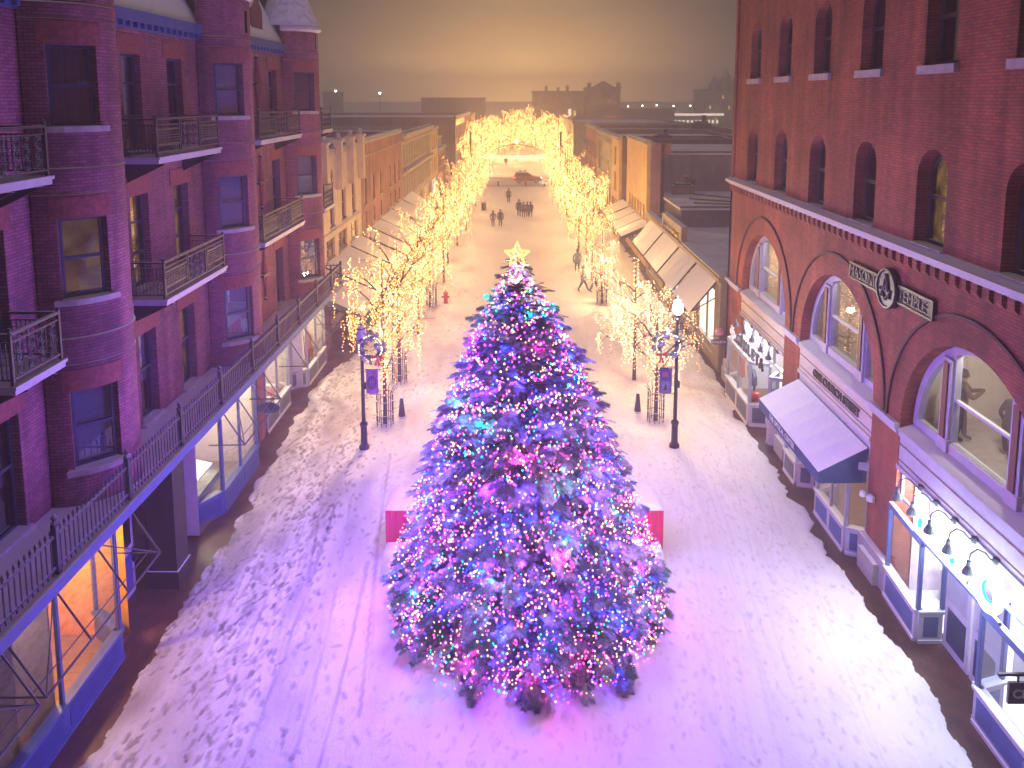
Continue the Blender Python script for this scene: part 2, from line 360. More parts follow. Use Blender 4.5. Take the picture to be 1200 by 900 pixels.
cr = nd(nt, 'ShaderNodeMapRange'); cr.inputs['From Min'].default_value = .3; cr.inputs['From Max'].default_value = .7; cr.inputs['To Min'].default_value = .88; cr.inputs['To Max'].default_value = 1.1; nt.links.new(cn.outputs['Fac'], cr.inputs[0])
cs_ = nd(nt, 'ShaderNodeVectorMath', operation='SCALE'); nt.links.new(mx.outputs['Result'], cs_.inputs[0]); nt.links.new(cr.outputs[0], cs_.inputs['Scale'])
nt.links.new(cs_.outputs[0], bg.inputs['Color']); bg.inputs['Strength'].default_value = SKY

# ------------------------------------------------------------------ ground
mb = MB(); mb.quad((-1500, -300, -.03), (1500, -300, -.03), (1500, 2500, -.03), (-1500, 2500, -.03))
tag(mb.build('ground', M['flatroof']), kind='structure')
mb = MB(); mb.quad((-11.2, -5, 0), (11.2, -5, 0), (11.2, 119, 0), (-11.2, 119, 0))
tag(mb.build('brick_pavement', M['paver']), kind='structure')

def vnoise(x, y, f, seed):
    r = np.random.default_rng(seed); T = r.random((256, 256))
    x = x * f + 100; y = y * f + 100; xi = np.floor(x).astype(int); yi = np.floor(y).astype(int); u = x - xi; v = y - yi
    u = u * u * (3 - 2 * u); v = v * v * (3 - 2 * v); g = lambda a, b: T[a % 256, b % 256]
    return (g(xi, yi) * (1 - u) + g(xi + 1, yi) * u) * (1 - v) + (g(xi, yi + 1) * (1 - u) + g(xi + 1, yi + 1) * u) * v - .5
def grid_object(name, X, Y, Z, trod, material):
    nx, ny = X.shape; v = np.stack([X, Y, Z], -1).reshape(-1, 3); idx = np.arange(nx * ny).reshape(nx, ny)
    q = np.stack([idx[:-1, :-1], idx[1:, :-1], idx[1:, 1:], idx[:-1, 1:]], -1).reshape(-1, 4)
    me = bpy.data.meshes.new(name); me.vertices.add(len(v)); me.vertices.foreach_set('co', v.ravel())
    me.loops.add(q.size); me.loops.foreach_set('vertex_index', q.ravel().astype(np.int32)); me.polygons.add(len(q))
    me.polygons.foreach_set('loop_start', np.arange(0, q.size, 4, dtype=np.int32)); me.update(calc_edges=True)
    at = me.attributes.new('trod', 'FLOAT', 'POINT'); at.data.foreach_set('value', trod.ravel().astype(np.float32))
    me.polygons.foreach_set('use_smooth', [True] * len(q)); me.materials.append(material)
    return link(name, me)
m, nt, b, out = new_mat('trodden_snow')
at = nd(nt, 'ShaderNodeAttribute', attribute_name='trod')
r = nd(nt, 'ShaderNodeValToRGB'); r.color_ramp.elements[0].color = (.82, .81, .83, 1); r.color_ramp.elements[1].color = (.15, .125, .13, 1)
e = r.color_ramp.elements.new(.4); e.color = (.52, .49, .51, 1)
nt.links.new(at.outputs['Fac'], r.inputs[0]); nt.links.new(r.outputs[0], b.inputs['Base Color']); b.inputs['Roughness'].default_value = .6
tc = nd(nt, 'ShaderNodeTexCoord'); mp = nd(nt, 'ShaderNodeMapping'); mp.inputs['Scale'].default_value = (1, .55, 1); nt.links.new(tc.outputs['Object'], mp.inputs[0])
no = nd(nt, 'ShaderNodeTexNoise'); no.inputs['Scale'].default_value = 9; no.inputs['Detail'].default_value = 8; no.inputs['Roughness'].default_value = .68; nt.links.new(mp.outputs[0], no.inputs['Vector'])
bp = nd(nt, 'ShaderNodeBump'); bp.inputs['Strength'].default_value = 1.0; bp.inputs['Distance'].default_value = .04; nt.links.new(no.outputs['Fac'], bp.inputs['Height']); nt.links.new(bp.outputs[0], b.inputs['Normal'])
M['trod'] = m
def edges(y):
    one = np.zeros_like(y)
    l = -8.95 + .25 * vnoise(one, y, .35, 1) + .25 * vnoise(one, y, 1.3, 2) - .55 * np.clip((y - 24) / 8, 0, 1) + .9 * np.clip((y - 36) / 4, 0, 1)
    r = 9.42 + .3 * vnoise(one, y, .5, 3) + .2 * vnoise(one, y, 1.7, 4) + .12 * np.clip((y - 31) / 5, 0, 1)
    return l, r
def snow_height(X, Y, fine=True):
    l, r = edges(Y)
    d = np.minimum(X - l, r - X) + .22 * vnoise(X, Y, 1.6, 5) + .12 * vnoise(X, Y, 5, 6)
    t = np.clip(d / .9, -1, 1); h = np.where(t > 0, .012 + .05 * np.clip(t, 0, 1) ** .6, .12 * t)
    leftish = np.clip((-2.5 - X) / 6, 0, 1)
    h += .012 * vnoise(X, Y, .35, 7) + .006 * vnoise(X, Y * .6, 1.7, 8) + .006 * vnoise(X, Y * .4, 6., 9)
    # ploughed streaks that run with the street
    s = vnoise(X + .06 * Y * leftish, Y * .12, 2.6, 10); h += .012 * s
    trod = np.clip(.25 * leftish + .55 * s * (leftish * 1.3 + .2) + .35 * vnoise(X, Y * .5, 2.5, 12) * (.35 + leftish), 0, 1)
    return h, trod, d
xs = np.arange(-10.9, 10.4, .045); ys = np.concatenate([np.arange(11.5, 34, .045), np.arange(34, 62, .1)])
X, Y = np.meshgrid(xs, ys, indexing='ij'); Hh, trod, dd = snow_height(X, Y)
def stamp(cx, cy, a, L, W, depth, dark, rim=.35):
    i0, i1 = np.searchsorted(xs, [cx - L, cx + L]); j0, j1 = np.searchsorted(ys, [cy - L, cy + L])
    if i1 <= i0 or j1 <= j0: return
    x = X[i0:i1, j0:j1] - cx; y = Y[i0:i1, j0:j1] - cy; c, s_ = math.cos(a), math.sin(a)
    u = (x * s_ + y * c) / L * 2; v = (x * c - y * s_) / W * 2; q = u * u + v * v
    k = np.clip((1.2 - q) * 1.6, 0, 1); Hh[i0:i1, j0:j1] -= depth * np.minimum(k * 1.8, 1) - depth * rim * np.exp(-(q - 1.7) ** 2 * 3)
    trod[i0:i1, j0:j1] = np.maximum(trod[i0:i1, j0:j1], dark * np.minimum(k * 1.6, 1))
# lines of walkers' footprints
for walk in range(330):
    u = RND.random()
    x0 = -8.9 + 4.6 * u * u if walk < 190 else RND.uniform(-8.5, 9.3)
    y0 = RND.uniform(9, 45); a = RND.gauss(0.03 if x0 < 0 else -.02, .16) + (PI if RND.random() < .5 else 0) + (RND.uniform(-1.2, 1.2) if RND.random() < .14 else 0)
    n = RND.randint(6, 26); dark = (RND.uniform(.12, .8) if x0 < -5.2 else RND.uniform(.0, .22)); dep = RND.uniform(.004, .014)
    for k in range(n):
        px = x0 + math.sin(a) * .68 * k + math.cos(a) * (.12 if k % 2 else -.12) + RND.gauss(0, .03); py = y0 + math.cos(a) * .68 * k - math.sin(a) * (.12 if k % 2 else -.12)
        if math.hypot(px - .2, py - 19.2) < 3.3 and RND.random() < .85: continue
        stamp(px, py, a + RND.gauss(0, .12), RND.uniform(.22, .31), RND.uniform(.085, .12), dep, dark * RND.uniform(.5, 1.1))
for k in range(1500):
    px = -8.9 + 3.0 * RND.random() ** 1.9; stamp(px, RND.uniform(10, 42), RND.gauss(.05, .3), RND.uniform(.12, .42), RND.uniform(.06, .11), RND.uniform(.003, .010), RND.uniform(.15, .9))
for k in range(8200):
    px = RND.uniform(-8.6, 9.3); stamp(px, RND.uniform(10, 55), RND.gauss(.0, .5), RND.uniform(.10, .26), RND.uniform(.05, .09), RND.uniform(.002, .009), RND.uniform(.04, .26))
# cart and pushchair tracks
TR_ = [(RND.uniform(5.2, 8.6), RND.uniform(22, 33), RND.uniform(-.13, -.05), RND.randint(160, 620), RND.uniform(.035, .07), RND.uniform(.04, .13), RND.uniform(.006, .014)) for _ in range(26)]
TR_ += [(RND.uniform(-8.2, -4.2), RND.uniform(20, 30), RND.uniform(.03, .16), RND.randint(120, 480), RND.uniform(.05, .1), RND.uniform(.12, .5), RND.uniform(.006, .02)) for _ in range(16)]
TR_ += [(RND.uniform(-4, 5), RND.uniform(26, 44), RND.uniform(-.1, .1), RND.randint(120, 420), RND.uniform(.04, .08), RND.uniform(.03, .1), RND.uniform(.004, .01)) for _ in range(12)]
for (x0, y0, sl, n, wd, dk, dp) in TR_:
    a_, b__ = RND.uniform(.15, .4), RND.uniform(0, 6)
    for k in range(n):
        yy = y0 - k * .03; stamp(x0 - sl * (yy - y0) + .12 * math.sin(yy * a_ + b__), yy, 0, .12, wd, dp * .4, dk * (.5 + .5 * math.sin(k * .037 + b__) ** 2), .5)
Hh = np.where(dd < 0, np.minimum(Hh, -.03), Hh)
Hh = np.maximum(Hh, -.06)
tag(grid_object('snow', X, Y, Hh, trod, M['trod']), kind='structure')
xs2 = np.arange(-10.9, 10.4, .3); ys2 = np.arange(61.5, 400, .6)
X2, Y2 = np.meshgrid(xs2, ys2, indexing='ij'); h2, t2, d2 = snow_height(X2, Y2); h2 = np.where((d2 < 0) & (Y2 < 118), np.minimum(h2, -.03), np.maximum(h2, .012))
h2 = np.where((Y2 > 119) & (Y2 < 131), .012 + 0 * h2, h2); t2 = np.where((Y2 > 119) & (Y2 < 131), .35, t2 * .5)
tag(grid_object('snow', X2, Y2, h2, t2, M['trod']), kind='structure')
mb = MB(); mb.box(-300, 300, 119.3, 130.7, -.02, .006)
tag(mb.build('cross_street', mat('slushy_asphalt', (.33, .31, .30), .5, var=.4, scale=.8)), kind='structure')
mb = MB(); mb.box(-7.5, 7.5, 118.9, 119.25, -.02, .13); mb.box(-7.5, 7.5, 130.8, 131.1, -.02, .13)
tag(mb.build('kerb', M['granite']), kind='structure')
# ------------------------------------------------------------------ shared building pieces
def plan_window(parent, p, q, z0, z1, inset, frame_m, blind_m, glass='glass', rails=(.5,), mull=0, fw=.07, up=0):
    """sash window standing on the plan segment p-q; inward normal is to the left of p->q"""
    d = Vector((q[0] - p[0], q[1] - p[1])); L = d.length; d.normalize(); n = Vector((-d.y, d.x))
    P = (p[0] + n.x * inset, p[1] + n.y * inset); Q = (q[0] + n.x * inset, q[1] + n.y * inset)
    at = lambda t: (P[0] + d.x * t, P[1] + d.y * t)
    mb = MB()
    mb.seg(at(0), at(fw), .09, z0, z1); mb.seg(at(L - fw), at(L), .09, z0, z1)
    mb.seg(at(fw), at(L - fw), .085, z0, z0 + fw); mb.seg(at(fw), at(L - fw), .085, z1 - fw, z1)
    for r in rails:
        z = z0 + (z1 - z0) * r; mb.seg(at(fw), at(L - fw), .08, z - .035, z + .035)
    for k in range(mull): t = L * (k + 1) / (mull + 1); mb.seg(at(t - .02), at(t + .02), .05, z0 + fw, z1 - fw)
    f = mb.build('window', frame_m, parent)
    g = MB(); g.seg(at(fw), at(L - fw), .012, z0 + fw, z1 - fw, 0, .0); g.build('pane', M[glass], f)
    if blind_m is not None:
        zb = z0 + fw + (z1 - z0) * up
        g = MB(); g.seg(at(.03), at(L - .03), .012, zb, z1 - .02, 0, .13); g.build('blind', blind_m, f)
    return f
def room(parent, x0, x1, y0, y1, z0, z1, wall, floor=None, open_='x0', ceil=None, name='interior'):
    mb = MB(); fl = 1; ce = 2
    mb.quad((x0, y0, z0), (x1, y0, z0), (x1, y1, z0), (x0, y1, z0), 1); mb.quad((x0, y0, z1), (x1, y0, z1), (x1, y1, z1), (x0, y1, z1), 2)
    if open_ != 'x0': mb.quad((x0, y0, z0), (x0, y1, z0), (x0, y1, z1), (x0, y0, z1))
    if open_ != 'x1': mb.quad((x1, y0, z0), (x1, y1, z0), (x1, y1, z1), (x1, y0, z1))
    mb.quad((x0, y0, z0), (x1, y0, z0), (x1, y0, z1), (x0, y0, z1)); mb.quad((x0, y1, z0), (x1, y1, z0), (x1, y1, z1), (x0, y1, z1))
    return mb.build(name, [wall, floor or wall, ceil or wall], parent, fix=False)
def lamp(name, loc, power, col, radius=.15, kind='POINT'):
    l = bpy.data.lights.new(name, kind); l.energy = power; l.color = col; l.shadow_soft_size = radius
    o = bpy.data.objects.new(name, l); C.objects.link(o); o.location = loc
    return o
def shopfront(parent, path, z0, zb, zt, frame_m, base_m, panel_m, mull=None, head=.22, glass='glass', post=.1, panels=True):
    base = MB(); fr = MB(); mull = mull or {}
    for i in range(len(path) - 1):
        p, q = Vector(path[i]), Vector(path[i + 1]); L = (q - p).length; d = (q - p) / L
        base.seg(p, q, .14, z0, zb, 0); base.seg(p - d * .03, q + d * .03, .24, zb, zb + .07, 0); base.seg(p, q, .2, z0, z0 + .09, 0)
        k = max(1, round(L / 1.6)) if i not in mull else mull[i] + 1
        for j in range(k):
            a, b_ = p + d * (L * j / k), p + d * (L * (j + 1) / k)
            if L / k > .5: base.seg(a + d * .12, b_ - d * .12, .165, z0 + .17, zb - .09, 1)
            if j: fr.seg(a - d * post * .4, a + d * post * .4, post * .8, zb + .07, zt)
        fr.seg(p, q, .13, zt, zt + head)
        fr.seg(p - d * post / 2, p + d * post / 2, post, zb + .07, zt); fr.seg(q - d * post / 2, q + d * post / 2, post, zb + .07, zt)
    base.build('shopfront_base', [base_m, panel_m], parent)
    f = fr.build('shopfront_frame', frame_m, parent)
    for i in range(len(path) - 1):
        p, q = Vector(path[i]), Vector(path[i + 1]); d = (q - p).normalized()
        g = MB(); g.seg(p + d * post * .5, q - d * post * .5, .012, zb + .07, zt); g.build('pane', M[glass], f)
    return f

# ================================================================== brick apartment building with turrets (west side)
XL = -10.9
LB = thing('apartment_building', 'purple lit red brick apartment block with round turrets, iron balconies and a railed canopy', 'building', (-14, 25, 0))
T = [18.65, 28.28, 37.92]; TR = 1.32; TX = -10.86
flat_w = [(15.25, 16.4, 'dk'), (21.85, 22.95, 'a'), (24.65, 25.75, 'b'), (34.7, 35.8, 'c'), (12.2, 13.2, 'dk'), (40.2, 41.1, 'dk')]
flo = [(4.06, 6.68), (8.02, 10.72), (11.98, 14.72)]
holes = [rect(a, b, z0, z1) for (a, b, _) in flat_w for z0, z1 in flo]
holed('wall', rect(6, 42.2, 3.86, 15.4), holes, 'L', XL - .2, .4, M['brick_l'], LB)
# body behind the wall: ends, back and unlit rooms
mb = MB(); mb.box(-24, XL - .405, 41.8, 42.2, 0, 15.4); mb.box(-24, XL - .405, 6, 6.4, 0, 15.4); mb.box(-24.3, -24, 6, 42.2, 0, 15.4); mb.box(XL - .4, XL, 41.8, 42.2, 0, 3.86)
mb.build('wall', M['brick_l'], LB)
for z in (3.9, 7.6, 11.6, 15.3):
    mb = MB(); mb.box(-23.9, XL - .41, 6.5, 41.7, z, z + .06); mb.build('floor_slab', M['room_dk'], LB)
mb = MB(); mb.box(XL - 2.6, XL - 2.5, 6.5, 41.7, 3.9, 15.3); mb.build('inner_wall', M['blinddk'], LB)
sill = MB(); lint = MB()
for (a, b, k) in flat_w:
    for fi, (z0, z1) in enumerate(flo):
        lint.box(XL - .1, XL + .025, a - .22, b + .22, z1 + .003, z1 + .52)
        sill.box(XL - .05, XL + .14, a - .1, b + .1, z0 - .16, z0 - .003)
        lit = (k in 'ab' and fi == 1) or (k == 'b' and fi == 0)
        bl = M['litdim'] if lit else (M['blinddk'] if k != 'a' else M['blind'])
        plan_window(LB, (XL, a), (XL, b), z0, z1, .24, M['bluedk'], bl, rails=(.55,) if fi == 0 else (.36, .7), mull=0, up=.0 if lit else .35, glass='glass_r')
sill.build_each('sill', M['stone'], LB); lint.build_each('lintel', M['sandstone'], LB)

def turret(Yc, top, windows=True):
    a0, a1 = math.radians(-68), math.radians(-21)
    wz = [(4.86, 6.74), (8.92, 10.76), (12.86, 14.66)]
    ang = sorted(set([round(-PI / 2 + PI * i / 30, 5) for i in range(31)] + [round(a0, 5), round(a1, 5)]))
    slots = [(-.2, -.06), (.45, .6)]
    ang = sorted(set(ang + [s for ab in slots for s in ab]))
    zs = sorted(set([3.9, top] + [z for w_ in wz for z in w_] + [15.75, 16.5]))
    mb = MB()
    for i in range(len(ang) - 1):
        t0, t1 = ang[i], ang[i + 1]; tm = (t0 + t1) / 2
        for j in range(len(zs) - 1):
            zm = (zs[j] + zs[j + 1]) / 2
            if a0 < tm < a1 and any(z0 < zm < z1 for z0, z1 in wz): continue
            if 15.75 < zm < 16.5 and any(s0 < tm < s1 for s0, s1 in slots): continue
            P = lambda t, z, r=TR: (TX + r * math.cos(t), Yc + r * math.sin(t), z)
            mb.quad(P(t0, zs[j]), P(t1, zs[j]), P(t1, zs[j + 1]), P(t0, zs[j + 1]))
    P = lambda t, z, r=TR: (TX + r * math.cos(t), Yc + r * math.sin(t), z); ri = TR - .3
    for z0, z1 in wz:                                   # brick reveals
        for t in (a0, a1): mb.quad(P(t, z0), P(t, z1), P(t, z1, ri), P(t, z0, ri))
        n = 6
        for k in range(n):
            u, v = a0 + (a1 - a0) * k / n, a0 + (a1 - a0) * (k + 1) / n
            for z in (z0, z1): mb.quad(P(u, z), P(v, z), P(v, z, ri), P(u, z, ri))
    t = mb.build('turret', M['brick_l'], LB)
    bk = MB(); bk.lathe((TX, Yc, 15.6), [(TR - .25, 0), (TR - .25, 1.0)], 16, 0, -PI / 2, PI / 2); bk.build('slot_recess', M['darkwall'], t)
    ri2 = TR - .17
    for fi, (z0, z1) in enumerate(wz):
        p = (TX + ri2 * math.cos(a0), Yc + ri2 * math.sin(a0)); q = (TX + ri2 * math.cos(a1), Yc + ri2 * math.sin(a1))
        bm_ = [M['blind'], M['curtain'] if Yc < 20 else M['blind'], M['blinddk'] if Yc < 20 or Yc > 35 else M['blind']][fi]
        if Yc < 20 and fi == 1: bm_ = lit_window('lit_curtain', (.10, .045, .015), (.32, .17, .06), .55, 2.2)
        plan_window(t, p, q, z0, z1, .02, M['bluedk'], bm_, rails=(.5,), up=.02 if fi else .0, glass='glass_r', fw=.06)
        sl = MB(); nrm = Vector((math.cos((a0 + a1) / 2), math.sin((a0 + a1) / 2))); R = TR * math.cos((a1 - a0) / 2)
        pp = [(TX + (TR - .3) * math.cos(a0 - .02), Yc + (TR - .3) * math.sin(a0 - .02)), (TX + (TR + .13) * math.cos(a0 - .1), Yc + (TR + .13) * math.sin(a0 - .1))]
        pp += [(TX + (TR + .13) * math.cos(a0 + (a1 - a0) * s), Yc + (TR + .13) * math.sin(a0 + (a1 - a0) * s)) for s in (.25, .5, .75)]
        pp += [(TX + (TR + .13) * math.cos(a1 + .1), Yc + (TR + .13) * math.sin(a1 + .1)), (TX + (TR - .3) * math.cos(a1 + .02), Yc + (TR - .3) * math.sin(a1 + .02))]
        sl.prism(pp, 'Z', z0 - .14, z0 - .004); sl.build('sill', M['stone'], t)
        ln = MB(); ln.lathe((TX, Yc, z1 + .004), [(TR - .1, 0), (TR + .018, 0), (TR + .018, .5), (TR - .1, .5)], 10, 0, a0 - .1, a1 + .1); ln.build('lintel', M['sandstone'], t)
    bd = MB()
    for z, pr, hh in ((7.36, .02, .035), (7.96, .045, .07), (11.3, .02, .035), (11.88, .045, .07), (15.2, .02, .035), (15.52, .05, .08)):
        bd.lathe((TX, Yc, z), [(TR - .02, 0), (TR + pr, 0), (TR + pr, hh * .5), (TR - .02, hh)], 24, 0, -PI / 2, PI / 2)
    bd.build_each('string_course', M['band'], t)
    cn = MB(); cn.lathe((TX, Yc, top - .25), [(TR - .02, 0), (TR + .16, .12), (TR + .16, .26), (TR + .02, .27)], 24, 0, -PI / 2, PI / 2); cn.build('cornice', M['lav'], t)
    rf = MB(); rf.lathe((TX, Yc, top + .02), [(TR + .12, 0), (TR * .62, 1.5), (.05, 3.6)], 24); rf.build('cone_roof', M['slate'], t)
turret(T[0], 17.2); turret(T[1], 17.1); turret(T[2], 16.75)
# eaves and mansard slopes between the turrets
for (a, b) in ((6, T[0] - 1.1), (T[0] + 1.1, T[1] - 1.1), (T[1] + 1.1, T[2] - 1.1), (T[2] + 1.1, 42.3)):
    mb = MB(); mb.box(XL - .4, XL + .1, a, b, 15.402, 15.6); mb.box(XL - .4, XL + .26, a, b, 15.602, 15.92)
    k = a + .2
    while k < b - .2: mb.box(XL + .1, XL + .22, k, k + .12, 15.45, 15.6); k += .42
    e = mb.build('cornice', M['blue'], LB)
    rf = MB(); rf.prism([(XL + .1, 15.93), (XL - 1.5, 18.9), (XL - 5, 19.2), (XL - 5, 15.93)], 'Y', a, b); rf.build('mansard_roof', M['slate'], LB)
mb = MB(); mb.prism([(33.2, 16.3), (34.6, 16.3), (34.6, 17.2), (33.9, 17.8), (33.2, 17.2)], 'X', XL - 1.4, XL - .15); mb.build('dormer', M['maroon'], LB)
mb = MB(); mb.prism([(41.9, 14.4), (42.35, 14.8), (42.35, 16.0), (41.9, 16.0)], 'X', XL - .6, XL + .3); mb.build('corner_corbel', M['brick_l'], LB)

# balconies
def scroll_panel(mb, X, a, b, z0, z1, m=0):
    nu = max(2, round((b - a) / .36)); nv = 3
    for i in range(nu):
        for j in range(nv):
            c = (X, a + (b - a) * (i + .5) / nu, z0 + (z1 - z0) * (j + .5) / nv); R = min((b - a) / nu, (z1 - z0) / nv) * .43
            mb.torus(c, R, .014, 'X', 12, 4); mb.torus((c[0], c[1] + R * .3, c[2]), R * .5, .012, 'X', 10, 4)
            mb.beam((X, c[1] - R, c[2] - R), (X, c[1] + R, c[2] + R), .016)
def balcony(a, b, zf, style, X=-9.85):
    t = MB(); t.box(XL - .02, X, a, b, zf - .14, zf); t.box(XL, X + .1, a - .08, b + .08, zf - .02, zf + .05); t.box(X, X + .06, a - .05, b + .05, zf - .13, zf - .025)
    bal = t.build('balcony', M['lav'], LB)
    r = MB(); zt = zf + 1.08; h = .04
    for (p, q) in (((X, a), (X, b)), ((X, a), (XL, a)), ((X, b), (XL, b))):
        r.beam((*p, zt), (*q, zt), .075, .05); r.beam((*p, zf + .17), (*q, zf + .17), h)
        r.beam((*p, zf + .92), (*q, zf + .92), .028)
    for y in (a, b): r.beam((X, y, zf + .04), (X, y, zt + .05), .06); r.ball((X, y, zt + .09), .05)
    for y in (a, b):
        k = X - .1
        while k > XL + .05: r.beam((k, y, zf + .17), (k, y, zf + .92), .02); k -= .1
        for z in (.32, .47, .62, .77): r.beam((X, y, zf + z), (XL, y, zf + z), .014)
    if style == 'panel':
        L = b - a; c0, c1 = a + L * .36, a + L * .66
        for y in (a + L * .335, c0, c1, a + L * .685): r.beam((X, y, zf + .17), (X, y, zt), .045)
        scroll_panel(r, X, c0 + .04, c1 - .04, zf + .2, zf + .9)
        for (u, v) in ((a, a + L * .335), (a + L * .685, b)):
            for k in range(6): z = zf + .40 + k * .075; r.beam((X, u, z), (X, v, z), .02)
            for z in (.36, .80): r.beam((X, u, zf + z), (X, v, zf + z), .04)
            k = u + .1
            while k < v: r.beam((X, k, zf + .17), (X, k, zf + .9), .012); k += .1
    else: scroll_panel(r, X, a + .08, b - .08, zf + .2, zf + .9)
    r.build('railing', M['rail'], bal)
    s = MB()
    for y in (a + .35, b - .35): s.prism([(XL, zf - .15), (X + .1, zf - .15), (XL, zf - .7)], 'Y', y - .03, y + .03)
    s.build_each('bracket', M['iron'], bal)
for zf in (7.85, 11.82):
    balcony(14.75, 16.36, zf, 'scroll'); balcony(21.4, 25.8, zf, 'panel'); balcony(29.95, 35.5, zf, 'panel'); balcony(39.5, 41.4, zf, 'scroll')
# iron wall ties
for z in (6.0, 9.95, 14.05):
    mb = MB(); X = XL + .05; y = 33.0
    mb.tube([(X, y, z - 1.05), (X, y, z - .8), (X, y, z - .1), (X, y, z + .1), (X, y, z + .8), (X, y, z + 1.05)], [.04, .07, .2, .2, .07, .04], 8, 1)
    mb.beam((X + .12, y - .6, z), (X + .12, y + .6, z), .09); mb.ball((X, y - .5, z), .08); mb.ball((X, y + .5, z), .08); mb.ball((X, y, z + 1.1), .09); mb.ball((X, y, z - 1.1), .08)
    mb.build('wall_tie', [M['iron'], M['sandstone']], LB)

# canopy over the shops with its spiked railing
XC = -9.2
mb = MB(); mb.box(XL - .02, XC, 6, 40.3, 3.8, 3.96); mb.box(XC, XC + .07, 6, 40.3, 3.72, 4.0); mb.box(XC + .07, XC + .13, 6, 40.3, 3.9, 4.03)
cp = mb.build('canopy', M['blue'], LB)
posts = [8.9 + 2.92 * k for k in range(11)] + [40.2]
for i in range(len(posts) - 1):
    a, b = posts[i], posts[i + 1]; r = MB(); X = XC - .06
    r.beam((X, a, 4.0), (X, a, 5.02), .11); r.lathe((X, a, 5.02), [(.08, 0), (.08, .04), (.03, .1), (.07, .16), (.0, .24)], 6)
    r.beam((X, a, 4.14), (X, b, 4.14), .045); r.beam((X, a, 4.80), (X, b, 4.80), .05)
    n = int((b - a) / .155)
    for k in range(1, n):
        y = a + (b - a) * k / n; r.beam((X, y, 4.02), (X, y, 4.88), .022); r.lathe((X, y, 4.86), [(.012, 0), (.034, .05), (.001, .15)], 4)
    r.build('railing', M['rail'], cp)
r = MB(); X = XC - .06; r.beam((X, 40.2, 4.0), (X, 40.2, 5.02), .11)
for z in (4.14, 4.8): r.beam((X, 40.2, z), (XL, 40.2, z), .045)
for k in range(9): xx = X - .18 * (k + 1); r.beam((xx, 40.2, 4.02), (xx, 40.2, 4.9), .022)
r.build('railing', M['rail'], cp)
# bare awning frames under the canopy
for (a, b) in ((8.2, 12.9), (13.1, 17.7), (23.6, 27.4), (30.9, 36.9)):
    mb = MB(); xo, zo = -8.62, 2.62; xi = XC - .1
    mb.tube([(xo, a, zo), (xo, b, zo)], .026); mb.tube([(xo - .22, a, zo + .1), (xo - .22, b, zo + .1)], .014)
    n = 3
    for k in range(n + 1):
        y = a + (b - a) * k / n; mb.tube([(xi, y, 3.74), (xo, y, zo)], .022)
        if k in (0, n): mb.tube([(-9.75, y, 2.6), (xo, y, zo)], .02)
    mb.tube([(xo, a, zo), (xi, a + (b - a) * .33, 3.74)], .016); mb.tube([(xo, b, zo), (xi, b - (b - a) * .33, 3.74)], .016)
    mb.build('awning_frame', M['blueiron'], LB)
# shop level
mb = MB()
for (x0, x1, a, b) in ((-10.6, -9.9, 27.75, 28.5), (-10.7, -10.15, 29.35, 30.2), (-10.6, -9.95, 39.0, 39.9), (-11.2, -10.6, 6, 10), (-10.9, -10.2, 40.4, 41.8)): mb.box(x0, x1, a, b, 0, 3.79)
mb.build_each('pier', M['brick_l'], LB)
mb = MB(); mb.box(-10.2, -9.42, 20.25, 21.0, 0, 3.79); mb.box(-10.25, -9.37, 20.2, 21.05, 0, .5); mb.build('pier', M['darkstone'], LB)
shopfront(LB, [(-9.62, 8), (-9.62, 17.5), (-10.55, 18.2)], .0, .72, 3.45, M['blue'], M['blueplain'], M['bluepanel'], {0: 3, 1: 0})
shopfront(LB, [(-10.6, 22.6), (-9.64, 24.25), (-9.66, 27.65)], .0, .72, 3.4, M['blue'], M['blueplain'], M['bluepanel'], {0: 0, 1: 1})
shopfront(LB, [(-10.15, 30.25), (-10.15, 33.4), (-10.7, 33.9)], .0, .8, 3.35, M['grey'], M['grey'], M['greydk'], {0: 1, 1: 0})
shopfront(LB, [(-10.6, 35.1), (-9.9, 35.6), (-9.9, 38.9)], .0, .8, 3.35, M['grey'], M['grey'], M['greydk'], {0: 0, 1: 1})
def panel_door(parent, p, q, z1, fm, pm, gm='glass', name='door'):
    mb = MB(); p = Vector(p); q = Vector(q); d = (q - p).normalized(); L = (q - p).length
    mb.seg(p, q, .08, 0, z1, 0); mb.seg(p + d * .14, q - d * .14, .1, .2, z1 * .42, 1)
    o = mb.build(name, [fm, pm], parent)
    g = MB(); g.seg(p + d * .14, q - d * .14, .11, z1 * .5, z1 - .16); g.build('pane', M[gm] if isinstance(gm, str) else gm, o)
    h = MB(); c = p + d * (L - .1); h.box(c.x + .05, c.x + .1, c.y - .03, c.y + .03, .9, 1.3); h.build('handle', M['iron0'], o)
    return o
panel_door(LB, (-10.6, 18.3), (-10.6, 19.2), 2.9, M['lav'], M['blue'], 'litdim'); panel_door(LB, (-10.6, 19.25), (-10.6, 20.2), 2.9, M['lav'], M['blue'], 'dkglass')
panel_door(LB, (-10.45, 28.5), (-10.45, 29.34), 2.9, M['blue'], M['bluedk'], 'dkglass'); panel_door(LB, (-10.75, 33.95), (-10.75, 35.05), 2.8, M['grey'], M['greydk'], 'litwhite')
panel_door(LB, (-10.6, 21.05), (-10.6, 22.5), 2.9, M['bluedk'], M['blue'], 'dkglass')
